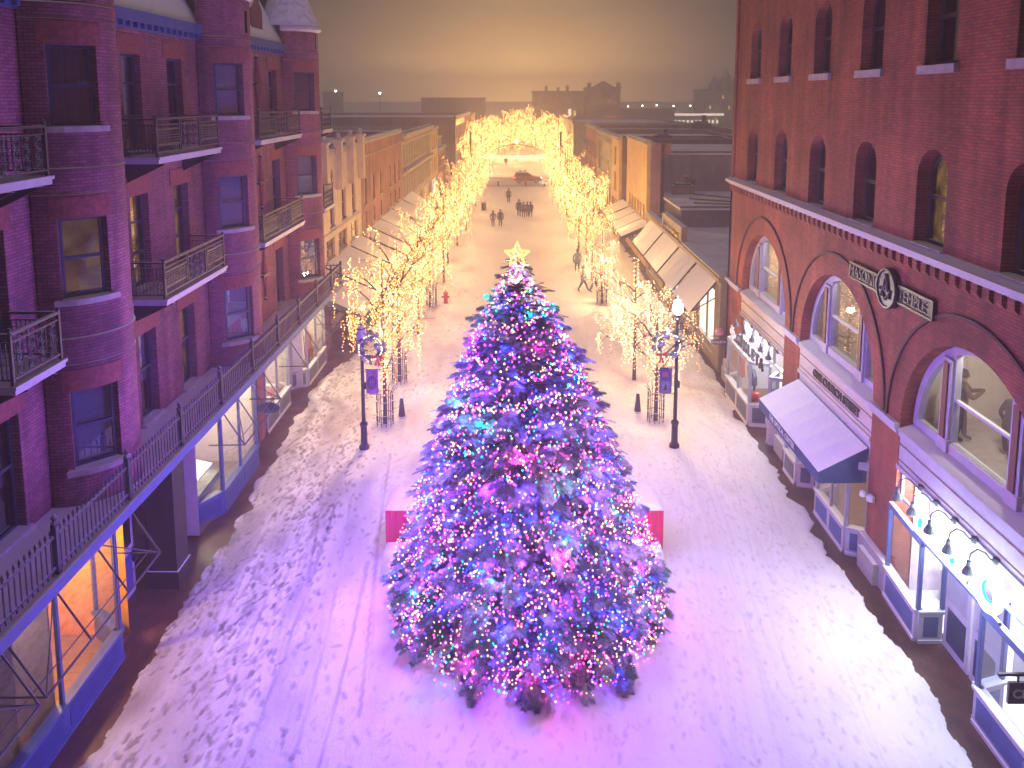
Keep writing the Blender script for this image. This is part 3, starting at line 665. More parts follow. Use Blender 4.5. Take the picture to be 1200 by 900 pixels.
# rooms behind the shop windows
room(LB, -15, -9.75, 6.4, 13.9, .1, 3.7, M['room_dk'], M['wood'], 'x1')
room(LB, -14, -9.75, 15.1, 18.2, .1, 3.7, M['orange'], M['wood'], 'x1')
room(LB, -14.2, -9.75, 13.95, 15.05, .1, 3.7, mat('brown_wall', (.30, .22, .17), .8), M['wood'], 'x1')
room(LB, -15.5, -9.8, 22.7, 27.7, .1, 3.7, M['offwhite'], mat('grey_floor', (.16, .15, .15), .5), 'x1')
room(LB, -14, -10.25, 30.3, 33.8, .1, 3.7, M['offwhite'], M['wood'], 'x1'); room(LB, -14, -10.0, 35.2, 38.9, .1, 3.7, M['offwhite'], M['wood'], 'x1')
mb = MB(); mb.box(-13.9, -13.7, 15.2, 16.1, .2, 3.5); mb.build('wall_panel', M['litwhite'], LB)
warm = (1, .66, .34)
lamp('room_lamp', (-11.2, 16.6, 3.3), 560, (1, .64, .26), .2); lamp('room_lamp', (-11.4, 11, 3.2), 110, warm, .2); lamp('room_lamp', (-11.2, 14.5, 3.3), 120, (1, .8, .62), .2)
lamp('room_lamp', (-11.4, 24.6, 3.3), 270, (1, .74, .44), .2); lamp('room_lamp', (-11, 26.6, 3.3), 230, (1, .76, .48), .2)
lamp('room_lamp', (-11.3, 31.9, 3.3), 330, (1, .80, .58), .2); lamp('room_lamp', (-11.2, 37.2, 3.3), 360, (1, .80, .56), .2)
# goods in the windows
def goods(name, label, cat, fn, group=None):
    o = fn(); o.name = name; tag(o, label, cat, group); return o
mb = MB(); mb.prism([(-12.6, .95), (-10.6, .8), (-10.6, .9), (-12.6, 1.35)], 'Y', 24.4, 25.9)
for (x, y) in ((-12.4, 24.6), (-12.4, 25.7), (-10.8, 24.6), (-10.8, 25.7)): mb.beam((x, y, .1), (x, y, .9), .06)
tag(mb.build('display_table', M['white']), 'white sloping display table inside the shop window behind the oval sign', 'table')
mb = MB(); mb.box(-13.4, -13.0, 23.2, 26.6, .1, 2.5, 0)
for k in range(34):
    y = 23.3 + (k % 17) * .19; z = .7 + (k // 17) * .8; mb.box(-13.0, -12.75, y, y + .14, z, z + RND.uniform(.25, .38), 1 + k % 3)
tag(mb.build('bookshelf', [M['orange'], M['white'], M['redsnow'], M['bluedk']]), 'orange shelf full of books at the back of the lit shop', 'shelf')
mb = MB(); mb.box(-10.5, -10.1, 23.4, 25.2, .72, .98)
tag(mb.build('window_bench', mat('painted_board', (.24, .30, .30), .7, var=.9, scale=1.4)), 'painted grey green board standing low behind the corner shop window', 'board')
mb = MB()
for i in range(5): mb.box(-10.35 + RND.uniform(-.05, .05), -9.95, 12.6 + .02 * i, 13.3, .8 + i * .07, .86 + i * .07)
mb.box(-10.3, -10.0, 12.8, 13.15, 1.16, 1.4)
tag(mb.build('gift_stack', mat('kraft_boxes', (.75, .45, .14), .6)), 'stack of flat amber boxes in the nearest shop window', 'boxes')
mb = MB(); mb.lathe((-10.2, 14.15, .8), [(.1, 0), (.13, .42), (.11, .42)], 10)
tag(mb.build('orange_vase', M['orange']), 'small orange vase standing alone behind the nearest window', 'vase')
mb = MB(); mb.beam((-11.5, 16.4, .1), (-11.2, 16.9, 1.3), .12); mb.box(-11.8, -11.2, 16.2, 16.9, .55, .66); mb.beam((-11.8, 16.3, .1), (-11.7, 16.3, .6), .06); mb.beam((-11.3, 16.3, .1), (-11.3, 16.3, .6), .06)
mb.box(-11.85, -11.75, 16.2, 16.9, .6, 1.4)
tag(mb.build('lounge_chair', mat('amber_leather', (.5, .22, .05), .5)), 'amber chair in the orange walled room', 'chair')
for j, (y, lab) in enumerate(((30.9, 'red coat on a dress form in the third shop window'), (37.4, 'red dress on a form in the farthest canopy shop window'))):
    x = -10.55 if j == 0 else -10.3
    mb = MB(); mb.lathe((x, y, .85), [(.2, 0), (.24, .3), (.14, .62), (.2, .9), (.17, 1.08), (.05, 1.15), (.05, 1.25), (.0, 1.28)], 10, 0); mb.tube([(x, y, .1), (x, y, .85)], .03, 6, 1)
    tag(mb.build('dress_form', [M['redsnow'], M['iron0']]), lab, 'dress form', 'dress forms in the canopy shops')
mb = MB()
for i in range(4):
    mb.box(-11.1, -10.4, 31.5 + .4 * i, 31.8 + .4 * i, .8, 1.0 + .12 * (i % 3), i % 2)
tag(mb.build('folded_clothes', [M['white'], M['redsnow']]), 'row of folded white and red clothes in the third shop window', 'clothes')
# oval hanging sign
sg = thing('oval_sign', 'dark oval hanging sign over the lit bay window', 'sign', (-8.95, 27.0, 2.6))
mb = MB(); mb.prism([(-8.95 + .42 * math.cos(2 * PI * i / 24), 2.45 + .2 * math.sin(2 * PI * i / 24)) for i in range(24)], 'Y', 26.97, 27.03); mb.build('board', M['bluedk'], sg)
mb = MB(); mb.beam((-9.6, 27, 2.78), (-8.55, 27, 2.78), .03); mb.beam((-9.15, 27, 2.78), (-9.15, 27, 2.6), .02); mb.beam((-8.75, 27, 2.78), (-8.75, 27, 2.6), .02); mb.build('bracket', M['iron0'], sg)
# ================================================================== red brick temple building (east side)
XR = 10.2
MT = thing('temple_building', 'tall dark red brick building with three round arches over its shops', 'building', (14, 24, 0))
AC = [9.6, 17.1, 24.6, 32.1]; AR = 2.95; ZS = 4.85
holes = [arch(c, AR, .0, ZS, 28) for c in AC]
out_ = [(4, -.02)]
for c in AC: pass
# piers and arches as one wall; openings reach the ground
poly = [(4, 9.4), (4, 0)]
for c in AC:
    poly += [(c - AR, 0)] + [(c - AR * math.cos(PI * i / 28), ZS + AR * math.sin(PI * i / 28)) for i in range(29)] + [(c + AR, 0)]
poly += [(37.4, 0), (37.4, 9.4)]
holed('wall', poly, [], 'R', XR + .3, .6, M['brick_r'], MT)
wc = [34.4, 30.65, 26.9, 23.15, 19.4, 15.7, 11.9, 8.1]
holes = [arch(c, .72, 14.3, 16.02, 12) for c in wc] + [arch(c, .72, 9.78, 11.5, 12) for c in wc]
XU = 10.28
holed('wall', rect(4, 37.4, 9.402, 21), holes, 'R', XU + .25, .5, M['brick_r'], MT)
mb = MB(); mb.box(XR, 24, 37.1, 37.405, 0, 21); mb.box(XR + .6, 24, 4, 4.3, 0, 21); mb.box(24, 24.3, 4, 37.4, 0, 21); mb.box(10, 24.3, 4, 37.4, 21, 21.4)
mb.build('wall', M['brick_r'], MT)
for z in (9.3, 13.6):
    mb = MB(); mb.box(XU + .51, 23.9, 4.4, 37, z, z + .06); mb.build('floor_slab', M['room_dk'], MT)
mb = MB(); mb.box(XU + 2.4, XU + 2.5, 4.4, 37, 9.4, 20.9); mb.build('inner_wall', M['room_dk'], MT)
# hood mouldings, recessed inner ring, imposts
for c in AC:
    h = MB()
    for (r0, r1, x0) in ((3.62, 3.70, XR - .06),):
        ring = [(c + r1 * math.cos(PI * i / 32), ZS + r1 * math.sin(PI * i / 32)) for i in range(33)] + [(c + r0 * math.cos(PI * i / 32), ZS + r0 * math.sin(PI * i / 32)) for i in range(32, -1, -1)]
        for i in range(32):
            q = [ring[i], ring[i + 1], ring[64 - i], ring[65 - i]]; h.prism(q, 'X', x0, XR - .001)
    h.build('hood_moulding', M['moulding'], MT)
mb = MB()
for a in (36.22, 28.35, 20.85, 13.35): mb.box(XR - .14, XR - .001, a - (.8 if a < 36 else 1.17) , a + (.8 if a < 36 else 1.18), 4.7, 4.86); mb.box(XR - .08, XR - .002, a - .79, a + .79, 4.58, 4.698)
mb.build_each('impost', M['lav'], MT, 2)
mb = MB()
for a in (36.22, 28.35, 20.85, 13.35): mb.box(XR - .2, XR - .003, a - .84, a + .84, 0, .85); mb.box(XR - .34, XR - .201, a - .5, a + .5, 0, .62)
mb.build_each('plinth', M['granite'], MT, 2)
mb = MB(); mb.box(XR - .1, XU, 4, 37.55, 9.42, 9.5); mb.box(XR - .22, XU + .02, 4, 37.6, 9.502, 9.64); mb.prism([(XR - .18, 9.642), (XU, 9.642), (XU, 9.76)], 'Y', 4, 37.58)
mb.build('ledge', M['lav'], MT)
mb = MB(); y = 5.
while y < 37.3:
    mb.prism([(XR - .001, 9.08), (XR - .001, 9.4), (XR - .10, 9.4), (XR - .10, 9.2)], 'Y', y, y + .22); y += .44
mb.build('corbel_table', M['brick_r'], MT)['kind'] = 'stuff'
mb = MB()
for c in wc: mb.box(XU - .12, XU + .1, c - .86, c + .86, 14.08, 14.29); mb.box(XU - .1, XU + .2, c - .78, c + .78, 9.762, 9.8)
mb.build_each('sill', M['stone'], MT)
for c in wc:
    for (z0, zs, lit) in ((14.3, 16.02, 0), (9.78, 11.5, c in (19.4, 15.7))):
        ou = arch(c, .7, z0, zs, 12); g = holed('window', ou, [[(c - .58, z0 + .1), (c + .58, z0 + .1), (c + .58, z0 + 1.15), (c - .58, z0 + 1.15)], [(c - .58, z0 + 1.25), (c + .58, z0 + 1.25)] + [(c + .58 * math.cos(PI * i / 10), zs + .58 * math.sin(PI * i / 10)) for i in range(11)]], 'R', XU + .36, .1, M['wood_dk'], MT)
        holed('pane', arch(c, .69, z0, zs, 12), [], 'R', XU + .37, .012, M['glass_r'], g)
        holed('blind', rect(c - .72, c + .72, z0 + (0 if lit else .6), zs + .7), [], 'R', XU + .52, .012, M['litdim'] if lit else M['room_dk'], g)

# big arched windows in lavender frames, panels below them
for c in AC:
    R1, XF = AR - .01, XR + .42
    def clip_light(y0, y1, zb, r):
        y0, y1 = max(y0, c - r + .02), min(y1, c + r - .02)
        top = [(y1 - (y1 - y0) * i / 10, ZS + math.sqrt(max(.0, r * r - (y1 - (y1 - y0) * i / 10 - c) ** 2))) for i in range(11)]
        top = [(u, max(v, zb + .05)) for u, v in top]
        return [(y0, zb), (y1, zb)] + top
    r = R1 - .2; lights = [clip_light(c - 3, c - 1.62, ZS + .22, r), clip_light(c - 1.12, c + 1.12, ZS + .3, r), clip_light(c + 1.62, c + 3, ZS + .22, r)]
    f = holed('arched_window', arch(c, R1, ZS + .02, ZS + .02, 28), lights, 'R', XF, .16, M['lav'], MT)
    mb = MB()
    for s in (-1, 1):
        y = c + s * 1.37; zt = ZS + math.sqrt(R1 * R1 - (abs(s * 1.37) + .22) ** 2) - .12
        mb.box(XF - .16, XF - .081, y - .2, y + .2, ZS + .03, zt); mb.box(XF - .2, XF - .161, y - .1, y + .1, ZS + .35, zt - .1, 1)
        mb.box(XF - .19, XF - .081, y - .23, y + .23, ZS + .025, ZS + .34)
    mb.box(XF - .05, XF + .05, c - 1.1, c + 1.1, 6.18, 6.25); mb.box(XF - .14, XF + .06, c - 1.1, c + 1.1, ZS + .05, ZS + .28)
    mb.build('mullion', [M['lav'], M['maroon']], f)
    holed('pane', arch(c, R1 - .1, ZS + .1, ZS + .1, 24), [], 'R', XF + .03, .012, M['glass'], f)
    mb = MB(); mb.prism([(XR - .05, ZS - .13), (XF + .1, ZS + .04), (XF + .1, ZS - .2), (XR - .05, ZS - .2)], 'Y', c - AR + .01, c + AR - .01); mb.build('sill', M['lav'], f)
    p = MB(); z0, z1 = 3.62, 4.645; p.box(XR + .02, XR + .3, c - AR + .01, c + AR - .01, z0, z1)
    for (za, zb_, pr) in ((4.53, 4.64, .05), (4.3, 4.33, .02), (3.86, 3.89, .02), (3.62, 3.74, .06)): p.box(XR + .02 - pr, XR + .019, c - AR + .01, c + AR - .01, za, zb_, 0 if pr > .03 else 1)
    p.build('fascia_panel', [M['creampanel'] if c > 20 else M['lav'], M['maroon']], MT)
    wall = M['offwhite']
    room(MT, XF + .1, 17, c - 3.6, c + 3.6, 4.72, 8.6, wall, mat('pale_floor', (.4, .36, .32), .5), 'x0')
    lamp('room_lamp', (11.4, c + .3, 8.3), {9.6: 120, 17.1: 300, 24.6: 170, 32.1: 210}[c], (1, .82, .5) if c > 20 else (1, .86, .70), .3)
link('lettering', text_mesh('lettering', 'ONE CHURCH STREET', .37, .03, (XR - .012, 24.3, 4.09), 'R', M['iron0'], sx=.98, bold=.012), MT)
# piers of the room walls seen in the third window
mb = MB(); mb.box(14.2, 14.8, 19.2, 19.9, 4.73, 8.5); mb.box(13.2, 16.9, 20.0, 20.15, 4.73, 8.5); mb.build('interior_pier', M['offwhite'], MT)
mb = MB(); mb.box(14.15, 14.19, 19.4, 19.7, 6.6, 7.0); mb.build('wall_panel', M['grey'], MT)

# --- ground floor shops
glow = emit('shop_ceiling_light', (1, .97, .95), 3.0, False)
def ceiling_lights(parent, x0, x1, y0, y1, z, n, m):
    mb = MB()
    for k in range(n): y = y0 + (y1 - y0) * (k + .5) / n; mb.box(x0, x1, y - .15, y + .15, z - .04, z)
    return mb.build('ceiling_light', m, parent)
# far shop (beside the low shop)
shopfront(MT, [(10.3, 30.95), (9.55, 31.1), (9.55, 34.5), (10.25, 34.95)], 0, .9, 2.6, M['grey'], M['creampanel'], M['greydk'], {0: 0, 1: 1, 2: 0}, head=.14)
shopfront(MT, [(10.25, 29.2), (9.8, 29.35), (10.3, 29.95)], 0, .9, 2.6, M['grey'], M['creampanel'], M['greydk'], {0: 0, 1: 0}, head=.14)
panel_door(MT, (10.7, 30.9), (10.7, 30.0), 2.55, M['grey'], M['greydk'], 'litwhite')
room(MT, 10.35, 15, 29.2, 35.0, .1, 3.6, M['white'], M['wood'], 'x0')
ceiling_lights(MT, 10.8, 14, 29.6, 34.8, 3.55, 3, glow)
holed('transom', rect(29.2, 35, 2.75, 3.6), [rect(29.3 + 1.42 * k, 30.6 + 1.42 * k, 2.82, 3.52) for k in range(4)], 'R', XR + .16, .08, M['grey'], MT)
lamp('room_lamp', (11.0, 31.0, 3.3), 130, (1, .95, .9), .25); lamp('room_lamp', (11.0, 33.6, 3.3), 130, (1, .95, .9), .25)
# middle shop under the navy awning
shopfront(MT, [(10.3, 25.9), (9.75, 26.05), (9.75, 27.2), (10.25, 27.5)], 0, .8, 2.7, M['lav'], M['creampanel'], M['greydk'], {1: 0})
shopfront(MT, [(10.25, 21.7), (9.75, 21.95), (9.75, 24.2), (10.4, 24.5)], 0, .8, 2.7, M['grey'], M['lav'], M['blue'], {1: 1})
panel_door(MT, (10.6, 25.85), (10.6, 24.55), 2.5, M['grey'], M['greydk'], 'litdim')
room(MT, 10.4, 15, 21.7, 27.5, .1, 3.6, M['offwhite'], M['wood'], 'x0')
lamp('room_lamp', (11.2, 23, 3.2), 90, (1, .72, .42), .2); lamp('room_lamp', (11.4, 26.2, 3.2), 80, (1, .75, .5), .2)
mb = MB(); mb.box(XR + .05, XR + .2, 21.66, 27.54, 2.95, 3.618); mb.build('awning_board', M['lav'], MT)
aw = MB(); a, b = 21.78, 27.45; xi, zi, xo, zo = XR - .01, 3.36, 8.78, 2.62
for i_ in range(30):
    y0_, y1_ = a + (b - a) * i_ / 30, a + (b - a) * (i_ + 1) / 30; sg_ = lambda i__: .045 * abs(math.sin(PI * i__ / 5))
    for j_ in range(4):
        q_ = lambda u, i__, y: (xi + (xo - xi) * u, y, zi + (zo - zi) * u - sg_(i__) * math.sin(PI * min(u, .8)))
        aw.quad(q_(j_ / 4, i_, y0_), q_(j_ / 4, i_ + 1, y1_), q_((j_ + 1) / 4, i_ + 1, y1_), q_((j_ + 1) / 4, i_, y0_), 0)
aw.quad((xi, a, zi - .1), (xi, b, zi - .1), (xo, b, zo - .05), (xo, a, zo - .05), 1)
for y in (a, b): aw.add([(xi, y, zi), (xo, y, zo), (xo, y, zo - .34), (xi, y, zo - .34)], [(0, 1, 2, 3)], 1)
aw.quad((xo, a, zo), (xo, b, zo), (xo, b, zo - .34), (xo, a, zo - .34), 1)
awo = aw.build('awning', [M['snow'], M['navy']], MT)
link('lettering', text_mesh('lettering', 'THE OPTICAL CENTER', .27, .01, (xo - .012, 25.0, zo - .16), 'R', M['white'], sx=.9), awo)
# near shop with the glowing sign
shopfront(MT, [(10.55, 18.1), (9.95, 18.1), (10.05, 19.95)], 0, .8, 2.55, M['blue'], M['lav'], M['blue'], {0: 0, 1: 0}, post=.09, head=.16)
shopfront(MT, [(9.95, 11.5), (9.95, 15.55), (10.6, 15.75)], 0, .8, 2.55, M['blue'], M['lav'], M['blue'], {0: 1, 1: 0}, post=.09, head=.16)
panel_door(MT, (10.6, 18.0), (10.6, 16.95), 2.6, M['lav'], M['bluedk']); panel_door(MT, (10.6, 16.85), (10.6, 15.8), 2.6, M['lav'], M['bluedk'])
holed('transom', rect(14.16, 20.04, 2.75, 3.615), [rect(14.3 + 1.44 * k, 15.66 + 1.44 * k, 2.83, 3.54) for k in range(4)], 'R', XR + .16, .07, M['lav'], MT)
room(MT, 10.7, 15, 13.9, 20.0, .1, 3.6, mat('pink_white_wall', (.78, .66, .74), .7), mat('white_tile_floor', (.7, .7, .74), .3), 'x0')
ceiling_lights(MT, 11, 14.4, 14.2, 19.8, 3.56, 4, glow)
cool = (.90, .88, 1)
lamp('room_lamp', (11.3, 18.9, 3.35), 420, cool, .3); lamp('room_lamp', (11.4, 16.4, 3.35), 420, cool, .3); lamp('room_lamp', (11.3, 14.6, 3.35), 150, (.7, .8, 1), .3)
mb = MB(); mb.box(11.3, 12.4, 18.3, 19.6, .1, 1.0); mb.box(11.6, 13.8, 16.2, 16.9, .1, 1.05); tag(mb.build('display_plinth', M['white']), 'white display counters inside the bright corner shop', 'counter')
mb = MB(); mb.prism([(11.2, .3), (12.2, .3), (12.2, 1.1), (11.2, .9)], 'Y', 14.1, 15.0); tag(mb.build('white_armchair', M['white']), 'white padded seat low inside the nearest blue lit window', 'seat')
def gooseneck(parent, y, x0, z, reach, mt):
    l = MB(); l.lathe((x0 - .03, y, z - .06), [(.075, 0), (.09, .06), (.075, .12)], 8)
    l.tube([(x0, y, z), (x0 - reach * .25, y, z + .03), (x0 - reach * .45, y, z + .18), (x0 - reach * .72, y, z + .26), (x0 - reach * .94, y, z + .17), (x0 - reach, y, z)], .018, 6)
    c = (x0 - reach, y, z); l.lathe((c[0], c[1], c[2] - .3), [(.125, 0), (.125, .04), (.085, .14), (.045, .2), (.045, .3)], 12)
    o = l.build('wall_lamp', mt, parent)
    bl = MB(); bl.ball((c[0], c[1], c[2] - .27), .06); bl.build('bulb', emit('lamp_bulb', (1, .96, .9), 12), o)
    s = lamp('lamp_light', (c[0], c[1], c[2] - .38), 16, (.95, .95, 1), .05, 'SPOT'); s.data.spot_size = 2.2; s.data.spot_blend = .5
for y in (18.75, 18.0, 17.2, 16.4, 15.6): gooseneck(MT, y, XR - .0, 3.72, .62, M['greydk'])
for y in (34.3, 33.1, 31.9, 30.7, 29.7): gooseneck(MT, y, XR - .0, 3.62, .4, M['greydk'])
# glowing channel letters on the header: rounded white shapes ending in a ring
glowm = emit('sign_glow_white', (.86, 1, 1), 7); tealm = emit('sign_glow_teal', (.05, .75, .7), 1.6)
sg = thing('illuminated_sign', 'glowing white shop sign of rounded letters ending in a big ring', 'sign', (9.85, 17, 2.9))
mb = MB(); mb.box(9.86, 9.93, 14.9, 18.4, 2.72, 2.8); mb.build('sign_rail', M['blue'], sg)
xs_ = 9.8
def letter(fn, tint=True):
    l = MB(); fn(l); o = l.build('letter', [glowm, tealm], sg)
letter(lambda l: (l.torus((xs_, 15.2, 3.28), .34, .1, 'X', 24, 8, 0), l.torus((xs_, 15.2, 3.28), .2, .03, 'X', 20, 6, 1)))
letter(lambda l: (l.tube([(xs_, 15.75, 2.95), (xs_, 15.75, 3.5)], .07, 8, 0), l.tube([(xs_, 15.75, 3.45), (xs_, 16.1, 2.98)], .06, 8, 0), l.tube([(xs_, 16.1, 2.95), (xs_, 16.1, 3.5)], .07, 8, 0)))
letter(lambda l: (l.torus((xs_, 16.5, 3.15), .19, .065, 'X', 18, 8, 0), l.tube([(xs_ - .05, 16.5, 3.1), (xs_ - .05, 16.5, 3.2)], .05, 6, 1)))
letter(lambda l: (l.tube([(xs_, 16.95, 2.95), (xs_, 16.95, 3.6)], .08, 8, 0),))
letter(lambda l: (l.torus((xs_, 17.35, 3.2), .2, .07, 'X', 18, 8, 0), l.tube([(xs_, 17.13, 2.95), (xs_, 17.13, 3.3)], .06, 8, 0)))
letter(lambda l: (l.torus((xs_, 17.9, 3.25), .25, .08, 'X', 18, 8, 0), l.tube([(xs_ - .06, 17.9, 3.15), (xs_ - .06, 17.9, 3.35)], .05, 6, 1)))
lamp('sign_light', (9.55, 15.4, 3.2), 55, (.75, .95, 1), .3); lamp('sign_light', (9.55, 17.3, 3.2), 55, (.85, .95, 1), .3)
ns = thing('neon_sign', 'teal neon sign glowing behind the near corner shop window', 'sign', (10.3, 14.6, 2.2))
mb = MB(); nm = emit('neon_teal', (.05, .9, .75), 4)
mb.tube([(10.45, 14.2, 2.75), (10.45, 15.0, 2.75), (10.45, 15.0, 3.3), (10.45, 14.2, 3.3), (10.45, 14.2, 2.75)], .02, 6); mb.torus((10.45, 14.6, 3.02), .17, .02, 'X'); mb.build('neon_tube', nm, ns)
mb = MB(); mb.box(10.47, 10.5, 14.15, 15.05, 2.7, 3.35); mb.build('back_panel', M['bluedk'], ns)
# letters and swirl emblem of the far shop
at = thing('shop_lettering', 'row of standing letters with a white swirl over the far temple shop', 'sign', (9.6, 32.5, 2.8))
for i, ch in enumerate('ATHLETA'):
    y = 33.35 - i * .56
    link('letter', text_mesh('letter', ch, .62, .08, (9.62, y, 3.0), 'R', M['iron0'] if i in (6,) else M['greydk'], bold=.02), at)
mb = MB()
for k in range(6):
    a = k * PI / 3; mb.tube([(9.62, 34.2 + .05 * math.cos(a), 3.05 + .05 * math.sin(a)), (9.62, 34.2 + .2 * math.cos(a + .5), 3.05 + .2 * math.sin(a + .5)), (9.62, 34.2 + .3 * math.cos(a + 1.2), 3.05 + .3 * math.sin(a + 1.2))], .04, 6)
mb.build('swirl_emblem', M['white'], at)
# hanging shop sign
hs = thing('hanging_sign', 'small hanging shop sign with a pink swirl on the temple corner', 'sign', (9.8, 36.9, 2))
mb = MB(); mb.beam((XR, 36.9, 2.02), (9.35, 36.9, 2.02), .04); mb.box(9.36, 10.1, 36.87, 36.93, 1.6, 1.85); mb.build('board', M['greydk'], hs)
link('lettering', text_mesh('lettering', 'ATHLETA', .17, .01, (9.73, 36.86, 1.725), 'C', M['white'], bold=.004), hs)
mb = MB(); mb.lathe((9.75, 36.9, 2.05), [(.0, 0), (.2, .06), (.22, .2), (.12, .36), (0, .4)], 12); mb.build('swirl_emblem', mat('pink_plastic', (.65, .32, .45), .5), hs)
# dark nameplate
ms = thing('temple_nameplate', 'black metal nameplate with a round medallion reading MASONIC TEMPLE', 'sign', (XR - .1, 21, 8.3))
mb = MB()
for (a, b) in ((21.3, 23.45), (18.6, 20.55)):
    mb.box(XR - .08, XR - .002, a, b, 8.08, 8.56)
    for (c, d, e_, f_) in ((a, b, 8.5, 8.58), (a, b, 8.06, 8.12)): mb.box(XR - .12, XR - .081, c, d, e_, f_)
    mb.box(XR - .118, XR - .081, a, a + .06, 8.12, 8.5); mb.box(XR - .118, XR - .081, b - .06, b, 8.12, 8.5)
mb.build('plate', M['iron0'], ms)
lt = mat('worn_pewter', (.07, .06, .07), .5, .3)
link('lettering', text_mesh('lettering', 'MASONIC', .46, .03, (XR - .1, 22.42, 8.31), 'R', lt, sx=.98), ms); link('lettering', text_mesh('lettering', 'TEMPLE', .46, .03, (XR - .1, 19.62, 8.31), 'R', lt, sx=.92), ms)
md = MB(); md.prism([(20.93 + .58 * math.cos(2 * PI * i / 32), 8.33 + .56 * math.sin(2 * PI * i / 32)) for i in range(32)], 'X', XR - .16, XR - .003); md.torus((XR - .16, 20.93, 8.33), .52, .045, 'X', 32, 6)
md.build('medallion', M['iron0'], ms)
md = MB(); X = XR - .19      # square and compasses in relief
md.tube([(X, 20.93, 8.70), (X, 21.17, 8.08)], .03, 6); md.tube([(X, 20.93, 8.70), (X, 20.69, 8.08)], .03, 6); md.tube([(X, 21.22, 8.32), (X, 20.93, 8.02), (X, 20.64, 8.32)], .03, 6); md.ball((X, 20.93, 8.70), .05); md.torus((X, 20.93, 8.33), .07, .02, 'X')
md.build('emblem', lt, ms)
# hanging sign at the picture's edge
cs = thing('blade_sign', 'small black hanging sign with white capitals beside the near shop window', 'sign', (9.7, 13.8, 2.2))
mb = MB(); mb.box(9.42, 10.35, 13.77, 13.83, 1.92, 2.36); mb.build('board', M['greydk'], cs)
mb = MB(); mb.beam((10.2, 13.8, 2.52), (9.2, 13.8, 2.52), .05); mb.beam((9.6, 13.8, 2.36), (9.6, 13.8, 2.52), .025); mb.beam((10.15, 13.8, 2.36), (10.15, 13.8, 2.52), .025); mb.build('bracket', M['iron0'], cs)
link('lettering', text_mesh('lettering', 'CHA', .25, .012, (9.49, 13.76, 2.13), 'C', M['white'], align='LEFT', bold=.006), cs)
mb = MB(); mb.lathe((XR - .12, 21.2, 2.0), [(.0, 0), (.12, .05), (.12, .2), (.05, .25)], 8); mb.lathe((XR - .3, 21.3, 2.1), [(.0, 0), (.1, .05), (.09, .18), (.0, .22)], 8)
tag(mb.build('flood_lamp', M['white']), 'white twin flood lamp fixed to the brick pier', 'lamp')
# window dressing of the far shop
mn = thing('mannequin', 'dark torso mannequin bending over in the far temple shop window', 'mannequin', (9.95, 31.8, .97))
mb = MB(); mb.tube([(9.95, 31.8, .97), (9.95, 31.8, 1.5)], [.05, .06], 8); mb.tube([(9.95, 31.8, 1.45), (9.93, 31.85, 1.75), (9.85, 32.0, 2.05), (9.82, 32.25, 2.15)], [.12, .15, .17, .08], 8); mb.tube([(9.85, 32.05, 2.05), (9.8, 32.2, 1.75), (9.85, 32.3, 1.6)], [.06, .045, .03], 6)
mb.build('body', M['greydk'], mn)
mb = MB(); mb.lathe((9.85, 31.3, .97), [(.0, 0), (.2, .05), (.24, .2), (.16, .36), (.0, .4)], 12); tag(mb.build('red_bag', M['redsnow']), 'round red ornament on the sill of the far temple shop', 'ornament')
mb = MB(); mb.box(10.0, 10.2, 34.0, 34.3, 1.0, 2.2); tag(mb.build('red_banner', M['redsnow']), 'narrow red panel in the far end of the temple shop window', 'panel')
# ================================================================== rows of buildings further down the street
def awning(parent, side, a, b, xi, zi, xo, zo, top, drop=.26):
    mb = MB(); s = -1 if side == 'L' else 1
    mb.add([(s * xi, a, zi), (s * xi, b, zi), (s * xo, b, zo), (s * xo, a, zo), (s * xi, a, zi - .07), (s * xi, b, zi - .07), (s * xo, b, zo - .07), (s * xo, a, zo - .07)], [], 0)
    n_ = 12
    for i_ in range(n_):
        for j_ in range(3):
            q_ = lambda u, k_: (s * (xi + (xo - xi) * u), a + (b - a) * k_ / n_, zi + (zo - zi) * u - (.06 * abs(math.sin(PI * k_ / 4)) + .03 * math.sin(a * 3 + k_ * 1.7)) * math.sin(PI * min(u, .75)))
            mb.quad(q_(j_ / 3, i_), q_(j_ / 3, i_ + 1), q_((j_ + 1) / 3, i_ + 1), q_((j_ + 1) / 3, i_), 0)
    mb.add([(s * xi, a, zi - .16), (s * xi, b, zi - .16), (s * xo, b, zo - .12), (s * xo, a, zo - .12)], [(0, 1, 2, 3)], 1)
    mb.box(min(s * xo, s * (xo - .06)), max(s * xo, s * (xo - .06)), a, b, zo - drop, zo + .004, 1)
    for y in (a, b): mb.add([(s * xi, y, zi), (s * xo, y, zo), (s * xo, y, zo - drop), (s * xi, y, zi - drop * 1.4)], [(0, 1, 2, 3)], 1)
    for y in (a + .1, b - .1): mb.beam((s * xi, y, zi - .9), (s * xo, y, zo - .05), .045, .045, 2)
    return mb.build('awning', [top, M['under'], M['iron0']], parent)
